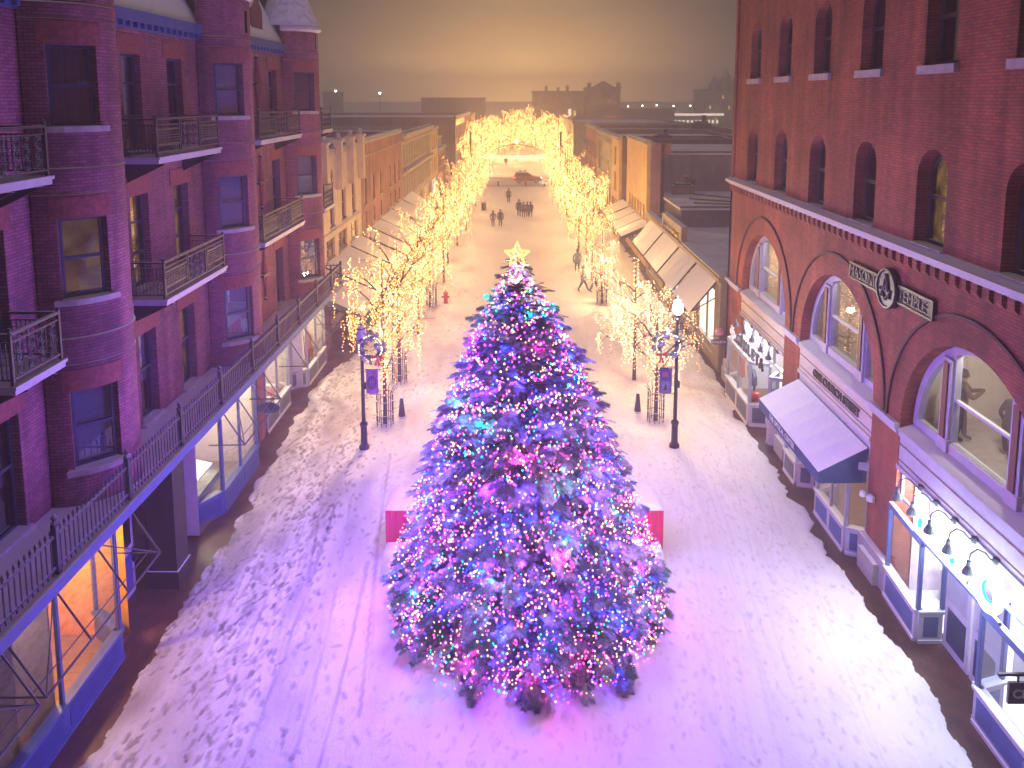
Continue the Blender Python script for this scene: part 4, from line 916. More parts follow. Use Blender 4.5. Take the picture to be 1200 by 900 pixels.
def block(name, label, side, a, b, h, wallm, wins, depth=16, X=None, trim=None, frame='wood_dk', ground=None, roof_drop=.7, cat='building', aw=(), sidem=None, trim_m='stone', panes=('dkglass',)):
    """street building: front wall with real openings, framed sashes, parapet, lower snowy roof"""
    X = X or (10.9 if side == 'L' else 10.2); s = -1 if side == 'L' else 1
    B = thing(name, label, cat, (s * (X + depth / 2), (a + b) / 2, 0))
    hl = [rect(y - w_ / 2, y + w_ / 2, z0, z1) for (y, w_, z0, z1, *_) in wins]
    if ground: hl += [rect(g0, g1, .0 + .5, ground[0]) for (g0, g1) in ground[1]]
    holed('wall', rect(a, b, 0, h), hl, 'L', s * (X + .15), .3, wallm, B)
    sm = sidem or wallm; lo, hi = sorted((s * (X + .302), s * (X + depth)))
    mb = MB(); mb.box(lo, hi, a, a + .3, 0, h - .15); mb.box(lo, hi, b - .3, b, 0, h - .15)
    far = s * (X + depth); mb.box(min(far, far - s * .3), max(far, far - s * .3), a, b, 0, h - .2); mb.build('wall', sm, B)
    mb = MB(); mb.box(lo, hi, a + .301, b - .301, h - roof_drop - .1, h - roof_drop); mb.build('roof', M['flatroof'], B)
    mb = MB(); mb.box(min(s * (X + .7), s * (X + .75)), max(s * (X + .7), s * (X + .75)), a + .31, b - .31, 0, h - roof_drop - .11); mb.build('inner_wall', M['room_dk'], B)
    if trim:
        mb = MB()
        for (z, t, pr) in trim: mb.box(min(s * (X - pr), s * (X - .002)), max(s * (X - pr), s * (X - .002)), a, b, z, z + t)
        mb.box(min(s * (X - .08), s * (X + .36)), max(s * (X - .08), s * (X + .36)), a, b, h + .002, h + .12)
        mb.build('cornice', M[trim_m], B)
    for i, wv in enumerate(wins):
        y, w_, z0, z1 = wv[:4]; pm = wv[4] if len(wv) > 4 else panes[i % len(panes)]
        f = MB(); xc = s * (X + .17); f.box(xc - .04, xc + .04, y - w_ / 2, y - w_ / 2 + .07, z0, z1); f.box(xc - .04, xc + .04, y + w_ / 2 - .07, y + w_ / 2, z0, z1)
        f.box(xc - .04, xc + .04, y - w_ / 2, y + w_ / 2, z0 + .001, z0 + .07); f.box(xc - .04, xc + .04, y - w_ / 2, y + w_ / 2, z1 - .07, z1 - .001); zm = (z0 + z1) / 2; f.box(xc - .035, xc + .035, y - w_ / 2 + .07, y + w_ / 2 - .07, zm - .03, zm + .03)
        if w_ > 1.6:
            for k in range(1, int(w_ / .9)): yy = y - w_ / 2 + w_ * k / int(w_ / .9); f.box(xc - .034, xc + .034, yy - .03, yy + .03, z0 + .07, z1 - .07)
        f.box(min(s * (X - .09), s * (X + .1)), max(s * (X - .09), s * (X + .1)), y - w_ / 2 - .1, y + w_ / 2 + .1, z0 - .12, z0 - .002, 1)
        o = f.build('window', [M[frame], M['stone']], B)
        g = MB(); g.box(xc - .006 + s * .05, xc + .006 + s * .05, y - w_ / 2 + .04, y + w_ / 2 - .04, z0 + .04, z1 - .04); g.build('pane', M[pm], o)
    if ground:
        zt, sp_ = ground[0], ground[1]; gm = ground[2]
        for k, (g0, g1) in enumerate(sp_):
            f = MB(); xc = s * (X + .15); n = max(1, round((g1 - g0) / 1.7))
            f.box(xc - .06, xc + .06, g0, g1, .5, .85); f.box(xc - .06, xc + .06, g0, g1, zt - .12, zt - .002)
            for j in range(n + 1): yy = g0 + (g1 - g0) * j / n; yy = min(max(yy, g0 + .05), g1 - .05); f.box(xc - .05, xc + .05, yy - .05, yy + .05, .85, zt - .12)
            o = f.build('shop_window', M[frame], B); g = MB(); g.box(xc - .006 + s * .09, xc + .006 + s * .09, g0 + .02, g1 - .02, .85, zt - .1); g.build('pane', M[gm[k % len(gm)]], o)
    for A_ in aw: awning(B, side, *A_)
    return B
LA = (10.88, 3.95, 7.75, 2.5)
def la(a, b, top='tan', xo=7.75): return (a, b, 10.88, 3.95, xo, 2.5, M[top])
cr = block('stucco_building', 'cream stucco building with four parapet finials and maroon windows', 'L', 42.6, 54.15, 10.35, M['cream'],
      [(45.6, 1.05, 5.95, 7.95, 'litdim'), (48.7, 1.05, 5.95, 7.95, 'dkglass'), (51.7, 1.05, 5.95, 7.95, 'dkglass'), (45.0, 2.0, 4.15, 5.3, 'litdim'), (48.2, 2.3, 4.15, 5.3, 'litdim'), (51.6, 2.3, 4.15, 5.3, 'litwarm')],
      trim=[(10.1, .2, .06), (5.62, .1, .05)], frame='maroon', ground=(3.4, [(43.3, 47.8), (48.6, 53.6)], ('dkglass', 'litdim')), aw=[la(38.7, 43.3), la(43.6, 50.0), la(50.3, 53.9)])
mb = MB()
for y in (43.3, 46.9, 50.3, 53.5):
    mb.box(-10.98, -10.5, y - .24, y + .24, 8.0, 10.9); mb.box(-11.08, -10.4, y - .33, y + .33, 10.9, 11.02); mb.lathe((-10.74, y, 11.02), [(.26, 0), (.2, .08), (.12, .2), (.16, .3), (.0, .42)], 8)
mb.build_each('parapet_pier', M['cream'], cr, 3)
mb = MB()
for y in (45.6, 48.7, 51.7): mb.prism([(y - .2, 8.95), (y, 8.6), (y + .2, 8.95), (y, 9.3)], 'X', -10.92, -10.86)
mb.build_each('diamond_ornament', M['wood_dk'], cr)
ob = block('brick_building', 'long orange brick building with two rows of narrow windows', 'L', 54.2, 73.3, 10.5, M['brick_o'],
      [(y, .95, z0, z1, p) for (z0, z1) in ((5.9, 7.75), (4.15, 5.35)) for (y, p) in ((55.7, 'litdim'), (58.9, 'dkglass'), (61.9, 'litwarm'), (66.6, 'litdim'), (69.1, 'dkglass'), (71.5, 'litwarm'))],
      trim=[(10.25, .22, .12), (9.3, .08, .05)], frame='offwhite', ground=(3.3, [(54.8, 60), (61, 66.5), (67.5, 72.8)], ('litdim', 'litwarm', 'litdim')),
      aw=[la(54.3, 57.3), la(57.6, 61.3), la(61.6, 67.0), la(67.4, 73.0)])
pb = block('pilaster_building', 'buff stone building with tall pilasters and heavy bracketed cornices', 'L', 73.4, 97.9, 10.1, M['palestone'],
      [(74.8 + 1.9 * k, 1.05, z0, z1, 'litdim' if k % 4 == 1 else 'dkglass') for k in range(12) for (z0, z1) in ((7.0, 9.0), (3.9, 6.0))],
      trim=[(9.5, .35, .25), (9.86, .25, .5), (6.3, .15, .2), (6.46, .14, .5)], frame='olive', ground=(3.2, [(74, 81), (82, 89), (90, 97.4)], ('litwhite', 'litwarm', 'litwarm')), trim_m='palestone',
      aw=[la(73.6, 80, 'tan', 8.3)])
mb = MB()
for k in range(13):
    y = 73.85 + 1.9 * k; mb.box(-11.0, -10.86, y - .2, y + .2, 3.6, 9.49)
    for z in (9.55, 6.0): mb.prism([(-10.9, z), (-10.9, z - .35), (-11.25 + .78, z)], 'Y', y - .1, y + .1)
mb.build_each('pilaster', M['palestone'], pb, 3)
block('narrow_building', 'narrow yellow lit building next to the pilastered one', 'L', 98.0, 106.9, 9.6, M['ochre'], [(y, 1.2, z0, z1) for y in (99.8, 102.4, 105) for z0, z1 in ((7, 8.7), (4, 6))], trim=[(9.3, .3, .2)], ground=(3.1, [(98.8, 106)], ('litwhite',)))
block('low_building', 'low orange building at the corner of the cross street', 'L', 107, 117.5, 6.4, M['brick_o'], [(y, 1.2, 3.9, 5.6, 'litwarm') for y in (109, 112, 115)], trim=[(6.1, .3, .15)], ground=(3.1, [(108, 116.5)], ('litred',)))
cb = block('corner_block', 'brown brick corner block beyond the cross street with bright sign bands', 'L', 137, 178, 10.2, M['brick_b'], [(140 + 4.2 * k, 2.2, 6.2, 8.1, 'litwarm' if k % 2 else 'litdim') for k in range(9)], depth=40, trim=[(9.8, .4, .2)], ground=(3.4, [(139 + 8 * k, 145.5 + 8 * k) for k in range(5)], ('litwhite', 'litwarm')))
mb = MB(); mb.box(-28.5, -25.5, 136.94, 137.0, 5.4, 8.4); mb.build('blank_window', M['palestone'], cb)
mb = MB(); mb.box(-10.89, -10.75, 138, 158, 8.6, 9.6); mb.build('sign_band', M['litred'], cb)
mb = MB(); mb.box(-10.89, -10.75, 138, 170, 4.2, 5.2); mb.build('sign_band', M['litwarm'], cb)
block('pale_house', 'small pale house front beyond the brown corner block', 'L', 184, 200, 9.6, M['palestone'], [(188, 2, 5, 7.5), (195, 2, 5, 7.5)], depth=12, trim=[(9.3, .3, .2)])
# ---------------- east row
XS = 9.9
ls = block('low_shop', 'low one storey shop with four tan awnings and a raised name board', 'R', 37.5, 59.6, 4.75, M['olive'], [], X=XS, depth=26, trim=[(4.5, .2, .1)], trim_m='olive', frame='olive',
      ground=(3.9, [(38.6, 42.6), (43, 47.2), (47.6, 52.6), (53, 58.4)], ('litwhite', 'litwarm')), roof_drop=.5, sidem=M['greywall'])
for (a, b) in ((38.3, 42.45), (42.85, 47.15), (47.5, 52.4), (52.8, 57.9)): awning(ls, 'R', a, b, 9.88, 4.42, 8.55, 2.78, M['tan'], .1)
nb = MB(); nb.box(9.82, 10.2, 46.6, 52.9, 4.6, 5.75); nbo = nb.build('name_board', M['olive'], ls)
gold = mat('gilt', (.7, .5, .16), .4, .5); dkb = M['wood_dk']
mb = MB(); X = 9.79
# flourished script and gilt flowers (lettering too small to read)
mb.tube([(X, 52.1, 5.05), (X, 51.8, 5.4), (X, 51.5, 5.1), (X, 51.2, 5.35), (X, 50.9, 5.15), (X, 50.6, 5.3), (X, 50.2, 5.1), (X, 49.8, 5.3), (X, 49.4, 5.15)], .05, 6, 0)
mb.ball((X, 48.6, 5.15), .16, 1); mb.ball((X, 47.6, 5.1), .18, 1); mb.tube([(X, 49.0, 4.95), (X, 48.2, 5.25), (X, 47.3, 4.95)], .04, 6, 1)
mb.build('script', [dkb, gold], nbo)
pk = block('plain_fronted_building', 'yellow lit false front building with a pink brick side wall', 'R', 61.9, 73.3, 10.0, M['ochre'], [(63 + 1.6 * k, .9, 3.75, 4.9, 'dkglass') for k in range(6)], depth=1.4, trim=[(9.8, .15, .15)], ground=(3.2, [(62.5, 67), (68, 72.8)], ('litwarm', 'litdim')), roof_drop=.2, sidem=M['brick_p'],
      aw=[(60.1, 63.4, 10.18, 3.7, 8.0, 2.75, M['tan']), (63.7, 67, 10.18, 3.7, 8.0, 2.75, M['tan']), (67.3, 70.6, 10.18, 3.7, 8.0, 2.75, M['tan']), (70.9, 75.5, 10.18, 3.7, 8.0, 2.75, M['tan'])])
mb = MB(); mb.prism([(11.6, 8.6), (12.1, 9.2), (12.1, 9.75), (11.6, 9.9)], 'Y', 61.9, 62.3); mb.build('gable_shoulder', M['brick_p'], pk)
yb = block('yellow_building', 'yellow painted building with a dark side wall and two tall windows', 'R', 79.0, 85.4, 9.5, M['ochre'], [(82.2, 1.3, 6.6, 8.4), (82.2, 1.3, 3.9, 5.8)], depth=12, trim=[(9.2, .3, .2)], ground=(3.0, [(80, 84.8)], ('litwarm',)), sidem=M['brick_b'])
gb = block('glazed_building', 'olive fronted building with one big glowing gridded window', 'R', 85.5, 101, 9.5, M['olive'], [(93.4, 11.5, 4.6, 8.3, 'litwarm')], depth=14, trim=[(9.2, .3, .25), (8.5, .15, .1)], ground=(3.2, [(86.5, 100)], ('litwarm',)))
fb = block('flag_building', 'orange brick building carrying two flags above its sash windows', 'R', 101.1, 117.6, 9.6, M['brick_o'], [(103 + 2.3 * k, 1.2, z0, z1, 'litdim' if k % 3 == 1 else 'dkglass') for k in range(7) for z0, z1 in ((5.5, 7.6), (3.6, 4.9))], depth=18, trim=[(9.3, .3, .2)], ground=(3.2, [(102, 109), (110, 117)], ('litwhite', 'litwarm')), aw=[(102, 109, 10.18, 3.5, 8.6, 2.7, M['tan'])])
wb = block('white_block', 'pale plastered block beyond the cross street on the temple side', 'R', 136, 176, 9.3, M['palestone'], [(140 + 5 * k, 2, 5, 7.2, 'litwarm') for k in range(7)], depth=20, trim=[(9, .3, .2)], ground=(3.3, [(138 + 9 * k, 145 + 9 * k) for k in range(4)], ('litwhite', 'litwarm')), X=9.6)
for i, (y, z, c1, lab) in enumerate(((112.5, 7.0, (.25, .3, .45), 'limp pale flag on the orange brick front, farther one'), (103.5, 5.6, (.55, .33, .33), 'limp reddish flag on the orange brick front, nearer one'))):
    F = thing('flag', lab, 'flag', (10, y, z), 'flags on the orange brick front')
    mb = MB(); mb.tube([(10.18, y, z), (8.9, y, z + 1.2)], .035); mb.build('pole', M['iron0'], F)
    mb = MB(); pts = [(8.95 + .12 * k, y + .06 * math.sin(k * 2.1), z + 1.12 - .11 * k) for k in range(8)]
    for k in range(7): p, q = pts[k], pts[k + 1]; mb.quad(p, q, (q[0] + .2, q[1] + .05, q[2] - 1.0), (p[0] + .2, p[1] - .05, p[2] - 1.0))
    o = mb.build('cloth', mat('flag_cloth', c1, .8), F); sm_ = o.modifiers.new('s', 'SOLIDIFY'); sm_.thickness = .02
# rear blocks with snowy roofs behind the east row
def shed(name, label, x0, x1, a, b, h, wallm, wins=(), para=.15):
    B = thing(name, label, 'building', ((x0 + x1) / 2, (a + b) / 2, 0))
    if wins: holed('wall', rect(x0, x1, 0, h), [rect(*w_) for w_ in wins], 'C', a + .15, .3, wallm, B)
    mb = MB(); mb.box(x0, x1, a + (.31 if wins else 0), b, 0, h - .005); mb.build('wall', wallm, B)
    mb = MB(); mb.box(x0 - .15, x1 + .15, a - .15, b + .15, h, h + .14); mb.box(x0 - .15, x1 + .15, a - .15, a + .15, h + .14, h + para + .15, 1); mb.build('roof', [M['flatroof'], M['darkwall']], B)
    for w_ in wins:
        f = MB(); f.box(w_[0], w_[1], a + .2, a + .3, w_[2], w_[3]); o = f.build('window', M['greydk'], B); g = MB(); g.box(w_[0] + .12, w_[1] - .12, a + .18, a + .199, w_[2] + .12, w_[3] - .12); g.build('pane', M['dkglass'], o)
    return B
shed('grey_block', 'low grey block behind the four awnings with a snowy flat roof', 11.7, 40, 55.6, 65.5, 5.5, M['darkwall'])
s2 = shed('grey_hall', 'wide grey hall behind the pink side wall with one dark window', 11.9, 46, 66.2, 122, 8.7, M['greywall'], [(18.6, 19.7, 5.6, 7.6), (14, 15.2, 5.6, 6.7)])
def roof_unit(x, y, z, lab, s=1.):
    mb = MB(); mb.box(x - s, x + s, y - s * .7, y + s * .7, z, z + s * .8); mb.box(x - s * .7, x + s * .7, y - s * .5, y + s * .5, z + s * .8, z + s * 1.0); mb.lathe((x + s * .3, y, z + s), [(.22 * s, 0), (.22 * s, .5 * s), (.3 * s, .5 * s), (.3 * s, .62 * s)], 8)
    tag(mb.build('roof_unit', M['iron']), lab, 'roof vent', 'ventilation units on the snowy roofs')
roof_unit(26, 112, 8.85, 'dark ventilator on the far edge of the wide hall roof', 1.3)
roof_unit(13.5, 64, 5.64, 'squat dark ventilator on the low grey block', .9)
roof_unit(-16.5, 49, 9.6, 'dark ventilator on the cream building roof', .8)
roof_unit(-20, 63, 9.75, 'dark ventilator on the orange brick building roof', 1.0)
for (x, y, z, lab, s_) in ((21, 70.5, 8.85, 'low ventilator at the near edge of the wide hall roof', .6), (15.5, 84, 8.85, 'ventilator on the wide hall roof nearest the street', .8), (31, 92, 8.85, 'big boxy ventilator in the middle of the wide hall roof', 1.1), (24, 58.5, 5.64, 'small ventilator beside the conduits on the low grey block', .5), (19, 45, 4.4, 'lone small ventilator on the low shop roof', .5), (-35, 60, 8.35, 'big ventilator on the dark roofed block', 1.4), (-33, 96, 8.15, 'ventilator on the broad snowy roofed block', 1.3), (-45, 104, 8.15, 'far ventilator on the broad snowy roofed block', 1.5)): roof_unit(x, y, z, lab, s_)
mb = MB()
for (x0, y0, x1, y1) in ((13, 57.5, 16.5, 56.4), (13.2, 60, 18, 56.8), (14, 63, 19.5, 57.5)): mb.tube([(x0, y0, 5.75), (x1, y1, 5.75)], .06, 6)
tag(mb.build('roof_conduit', M['iron0']), 'thin dark conduits lying across the low grey roof', 'conduit')
# low blocks behind the west row
shed('grey_block', 'long dark roofed block behind the cream building', -60, -27.3, 46, 72, 8.2, M['darkwall'])
shed('grey_block', 'broad snowy roofed block behind the orange brick building', -70, -28, 80, 125, 8.0, M['brick_b'])
shed('grey_block', 'far snowy block behind the pilastered building', -75, -12.5, 99, 128, 7.2, M['greywall'])
mb = MB(); mb.prism([(-23, 9.6), (-18, 9.6), (-19.5, 11.0)], 'Y', 66, 70); mb.build('skylight', M['darkwall'], ob)
# distant town
def far_block(name, label, x0, x1, y, z, depth, wallm, wins=(), extra=None):
    B = thing(name, label, 'building', ((x0 + x1) / 2, y, 0)); mb = MB(); mb.box(x0, x1, y, y + depth, 0, z); mb.build('wall', wallm, B)
    mb = MB(); mb.box(x0 - .3, x1 + .3, y - .3, y + depth, z + .002, z + .6); mb.build('roof', M['darkwall'], B)
    if extra: extra(B)
    for (x, zz, w_, h_, m_) in wins:
        mb = MB(); mb.box(x - w_ / 2, x + w_ / 2, y - .12, y - .002, zz, zz + h_); mb.build('window', M[m_], B)
    return B
far_block('distant_block', 'distant windowless flat roofed block in the haze above the big glowing trees', -32, -11.5, 262, 12.8, 15, M['brick_b'])
far_block('distant_block', 'distant long brick block with three chimneys in the haze', 5, 22, 262, 15.0, 16, M['brick_b'], [(17.2, 7.5, 1, 2.2, 'litwhite'), (18.8, 7.3, .9, 1.8, 'litwarm')], lambda B: [(lambda m_: (m_.box(9, 9.9, 264, 266, 15.6, 17.2), m_.box(13, 13.8, 264, 266, 15.6, 16.8), m_.box(16, 17, 264, 266, 15.6, 17.4), m_.build_each('chimney', M['brick_b'], B)))(MB())])
far_block('distant_hall', 'distant brick hall with a shallow gable and two lit windows', 22.4, 33, 255, 16.2, 14, M['brick_b'], [(29.3, 5.6, 1.3, 1.8, 'litred'), (31, 5.6, 1.3, 1.8, 'litred'), (25.4, 5.8, 1, 1.2, 'litwhite')] + [(x, 11, 1, 1.8, 'litdim') for x in (24.5, 27, 29.3, 31.3)],
          lambda B: [(lambda m_: (m_.prism([(24, 16.8), (31, 16.8), (27.5, 18.8)], 'Y', 255, 262), m_.box(22.4, 23.6, 255, 257, 16.8, 18.2), m_.box(31.8, 33, 255, 257, 16.8, 18.2), m_.build('gable', M['brick_b'], B)))(MB())])
far_block('distant_shed', 'distant low dark shed beside the brick hall', 33.5, 52, 262, 9.2, 20, M['darkwall'])
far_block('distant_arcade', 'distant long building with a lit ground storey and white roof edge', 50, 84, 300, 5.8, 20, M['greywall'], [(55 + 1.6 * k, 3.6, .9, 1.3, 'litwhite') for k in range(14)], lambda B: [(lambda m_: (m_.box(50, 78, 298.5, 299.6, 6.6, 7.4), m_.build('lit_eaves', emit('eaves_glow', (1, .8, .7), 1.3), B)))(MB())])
def hotel(B):
    m_ = MB()
    for (x, z) in ((74.5, 20), (79, 22.5), (84, 21), (89, 23)): m_.lathe((x, 301, 16), [(2.2, 0), (2.2, z - 18), (1.3, z - 16.5), (.1, z - 14)], 8)
    m_.prism([(72, 16.6), (94, 16.6), (90, 20), (76, 20)], 'Y', 301, 312); m_.build('mansard_roof', M['greywall'], B)
far_block('distant_hotel', 'distant turreted hotel fading in the haze beside the temple', 71, 95, 300, 16, 20, M['greywall'], [(73 + 2.4 * k, z, .8, 1.4, 'litdim' if (k + int(z)) % 3 else 'litwarm') for k in range(8) for z in (5, 9, 13)], hotel)
far_block('distant_tower', 'distant hazy square tower far left above the roofs', -74, -68, 300, 15, 8, M['darkwall'])
# ================================================================== the Christmas tree
def np_mesh(name, V, F, mats, mi=None, smooth=False):
    me = bpy.data.meshes.new(name); n = F.shape[1]
    me.vertices.add(len(V)); me.vertices.foreach_set('co', V.astype(np.float32).ravel())
    me.loops.add(F.size); me.loops.foreach_set('vertex_index', F.astype(np.int32).ravel()); me.polygons.add(len(F)); me.polygons.foreach_set('loop_start', np.arange(0, F.size, n, dtype=np.int32))
    for m_ in mats: me.materials.append(m_)
    if mi is not None: me.polygons.foreach_set('material_index', mi.astype(np.int32))
    me.update(calc_edges=True)
    if smooth: me.polygons.foreach_set('use_smooth', [True] * len(F))
    return me
OCT_V = np.array([(1, 0, 0), (-1, 0, 0), (0, 1, 0), (0, -1, 0), (0, 0, 1), (0, 0, -1)], float)
OCT_F = np.array([(0, 2, 4), (2, 1, 4), (1, 3, 4), (3, 0, 4), (2, 0, 5), (1, 2, 5), (3, 1, 5), (0, 3, 5)])
def bulbs_mesh(name, P, r, mats, mi=None, wire=None):
    P = np.asarray(P, float); n = len(P); R = np.asarray(r, float) * np.ones(n)
    V = (P[:, None, :] + OCT_V[None] * R[:, None, None] * np.array([1, 1, 1.35])).reshape(-1, 3)
    F = (OCT_F[None] + np.arange(n)[:, None, None] * 6).reshape(-1, 3)
    m_ = np.repeat(np.zeros(n, int) if mi is None else np.asarray(mi), 8)
    return np_mesh(name, V, F, mats, m_)
BX, BY = .2, 19.2
def axis_x(z): return .30 - .034 * z
prof_z = np.array([.35, 1.0, 1.7, 2.6, 4.6, 7.0, 8.4, 9.1, 9.45]); prof_r = np.array([3.25, 3.50, 3.42, 3.12, 2.34, 1.50, .82, .34, .05])
def tree_r(z): return np.interp(z, prof_z, prof_r)
def tier(z, a): return z / .66 + .30 * np.sin(2 * a + 1.3) + .22 * np.sin(3 * a + .4 * z) + .12 * np.sin(7 * a)
def tier_r(z, a):
    # boughs stand out in uneven tiers with darker hollows between them
    p = tier(z, a) % 1.0
    return np.where(p < .3, (.93 + .05 * np.abs(p - .15) / .15), 1.0 + .02 * np.sin((p - .3) / .7 * np.pi)) 
# needle spray template: a stem with side twigs, each twig a fan of slim needles
def spray_template(rng):
    V = []; F = []
    def needle(p, d, L, wd, up):
        s = np.cross(d, up); s /= (np.linalg.norm(s) + 1e-9); n = len(V)
        V.extend([p - s * wd, p + s * wd, p + d * L]); F.append((n, n + 1, n + 2))
    up = np.array([0, 0, 1.])
    def twig(p, d, L):
        k = max(3, int(L / .045))
        for i in range(k):
            q = p + d * L * i / k
            for s in (-1, 1):
                side = np.cross(d, up) * s; dd = d * .8 + side * rng.uniform(.5, .9) + up * rng.uniform(-.1, .35); dd /= np.linalg.norm(dd)
                needle(q, dd, rng.uniform(.075, .115), .017, up)
        needle(p + d * L * .8, d, .13, .018, up); needle(p, d, L, .014, up)
    fw = np.array([1., 0, 0]); twig(np.zeros(3), fw, .62)
    for i in range(7):
        x = .08 + i * .075; L = .30 * (1 - i / 9)
        for s in (-1, 1):
            d = np.array([.75, s * .75, rng.uniform(-.05, .12)]); d /= np.linalg.norm(d); twig(np.array([x, 0, 0]), d, L)
    return np.array(V), np.array(F)
tmpl = [spray_template(NP) for _ in range(4)]
CT = thing('christmas_tree', 'huge snow frosted Christmas tree wrapped in thousands of coloured lights', 'Christmas tree', (BX, BY, 0))
def frames(dirs, roll):
    x = dirs / np.linalg.norm(dirs, axis=1, keepdims=True); up = np.tile([0, 0, 1.], (len(x), 1))
    y = np.cross(up, x); y /= np.linalg.norm(y, axis=1, keepdims=True); z = np.cross(x, y)
    c, s = np.cos(roll)[:, None], np.sin(roll)[:, None]
    return np.stack([x, y * c + z * s, z * c - y * s], -1)
pts = []; dirs = []; scl = []
wood = MB()
z = .55
while z < 9.35:
    r = tree_r(z); n = max(5, int(7 + r * 5.6)); a_off = NP.uniform(0, 6.28)
    for k in range(n):
        a = a_off + 2 * PI * k / n + NP.normal(0, .12); zz = z + NP.uniform(-.16, .16); L = r * NP.uniform(.93, 1.03) * float(tier_r(zz, a)) ** 1.4
        droop = .16 if z < 4 else .05; ca, sa = math.cos(a), math.sin(a)
        def bp(t): return np.array([axis_x(zz) + ca * L * t, BY + sa * L * t, zz + .22 * L * (t - .25) * (1 - t) * .6 - droop * L * t * t + .12 * L * max(0, t - .75)])
        if r > .3: wood.tube([bp(0), bp(.5), bp(.95)], [.035 + .008 * r, .025, .008], 4)
        ns = max(7, int(L * 9.5))
        for j in range(ns):
            t = .42 + .58 * (j + NP.uniform(0, 1)) / ns; p = bp(min(t, 1)); side = NP.uniform(-1, 1) * (1.0 if j < ns - 1 else .15)
            th = a + side; d = np.array([math.cos(th), math.sin(th), NP.uniform(-.28, .18) - .18 * (z < 5)])
            pts.append(p + NP.normal(0, .03, 3)); dirs.append(d); scl.append((.24 + .36 * min(1, L / 2)) * NP.uniform(.6, 1.15))
    z += .235 if z < 7.5 else .17
for k in range(16): pts.append(np.array([axis_x(9.2), BY, 9.0 + .03 * k])); dirs.append(np.array([math.cos(k * 2.4) * .4, math.sin(k * 2.4) * .4, .8])); scl.append(.45)
pts = np.array(pts); dirs = np.array(dirs); scl = np.array(scl)
Rm = frames(dirs, NP.normal(0, .45, len(pts)))
sel = NP.integers(0, 4, len(pts)); Vs = []; Fs = []; off = 0
for t_ in range(4):
    ids = np.where(sel == t_)[0]; tv, tf = tmpl[t_]
    v = np.einsum('nij,vj->nvi', Rm[ids], tv) * scl[ids][:, None, None] + pts[ids][:, None, :]
    # tips sag a little under the snow
    v[..., 2] -= .35 * (np.linalg.norm(v - pts[ids][:, None, :], axis=2)) ** 2
    f = tf[None] + (np.arange(len(ids)) * len(tv))[:, None, None] + off; Vs.append(v.reshape(-1, 3)); Fs.append(f.reshape(-1, 3)); off += len(ids) * len(tv)
m, nt, b, out = new_mat('frosted_fir')
g = nd(nt, 'ShaderNodeNewGeometry'); tc = nd(nt, 'ShaderNodeTexCoord'); no = nd(nt, 'ShaderNodeTexNoise'); no.inputs['Scale'].default_value = 1.7; no.inputs['Detail'].default_value = 6; no.inputs['Roughness'].default_value = .7
nt.links.new(tc.outputs['Object'], no.inputs['Vector'])
mr = nd(nt, 'ShaderNodeMapRange'); mr.inputs['From Min'].default_value = .46; mr.inputs['From Max'].default_value = .65; nt.links.new(no.outputs['Fac'], mr.inputs[0])
n2 = nd(nt, 'ShaderNodeTexNoise'); n2.inputs['Scale'].default_value = 14; nt.links.new(tc.outputs['Object'], n2.inputs['Vector'])
cr_ = nd(nt, 'ShaderNodeValToRGB'); cr_.color_ramp.elements[0].color = (.035, .065, .05, 1); cr_.color_ramp.elements[1].color = (.10, .17, .13, 1); nt.links.new(n2.outputs['Fac'], cr_.inputs[0])
mxx = nd(nt, 'ShaderNodeMix', data_type='RGBA'); nt.links.new(mr.outputs[0], mxx.inputs['Factor']); nt.links.new(cr_.outputs[0], mxx.inputs['A']); mxx.inputs['B'].default_value = (.50, .51, .57, 1)
nt.links.new(mxx.outputs['Result'], b.inputs['Base Color']); b.inputs['Roughness'].default_value = .75; b.inputs['Specular IOR Level'].default_value = .2
fol = link('foliage', np_mesh('foliage', np.concatenate(Vs), np.concatenate(Fs), [m]), CT)
wood.build('branches', M['bark'], CT, fix=False)
mb = MB(); mb.tube([(axis_x(z_), BY, z_) for z_ in (0, 1, 3, 6, 9.3)], [.22, .2, .16, .1, .03], 10); mb.build('trunk', M['bark'], CT)
mb = MB(); mb.lathe((axis_x(0), BY, 0), [(.9, 0), (.85, .25), (.3, .3)], 12); mb.build('stand', M['darkstone'], CT)
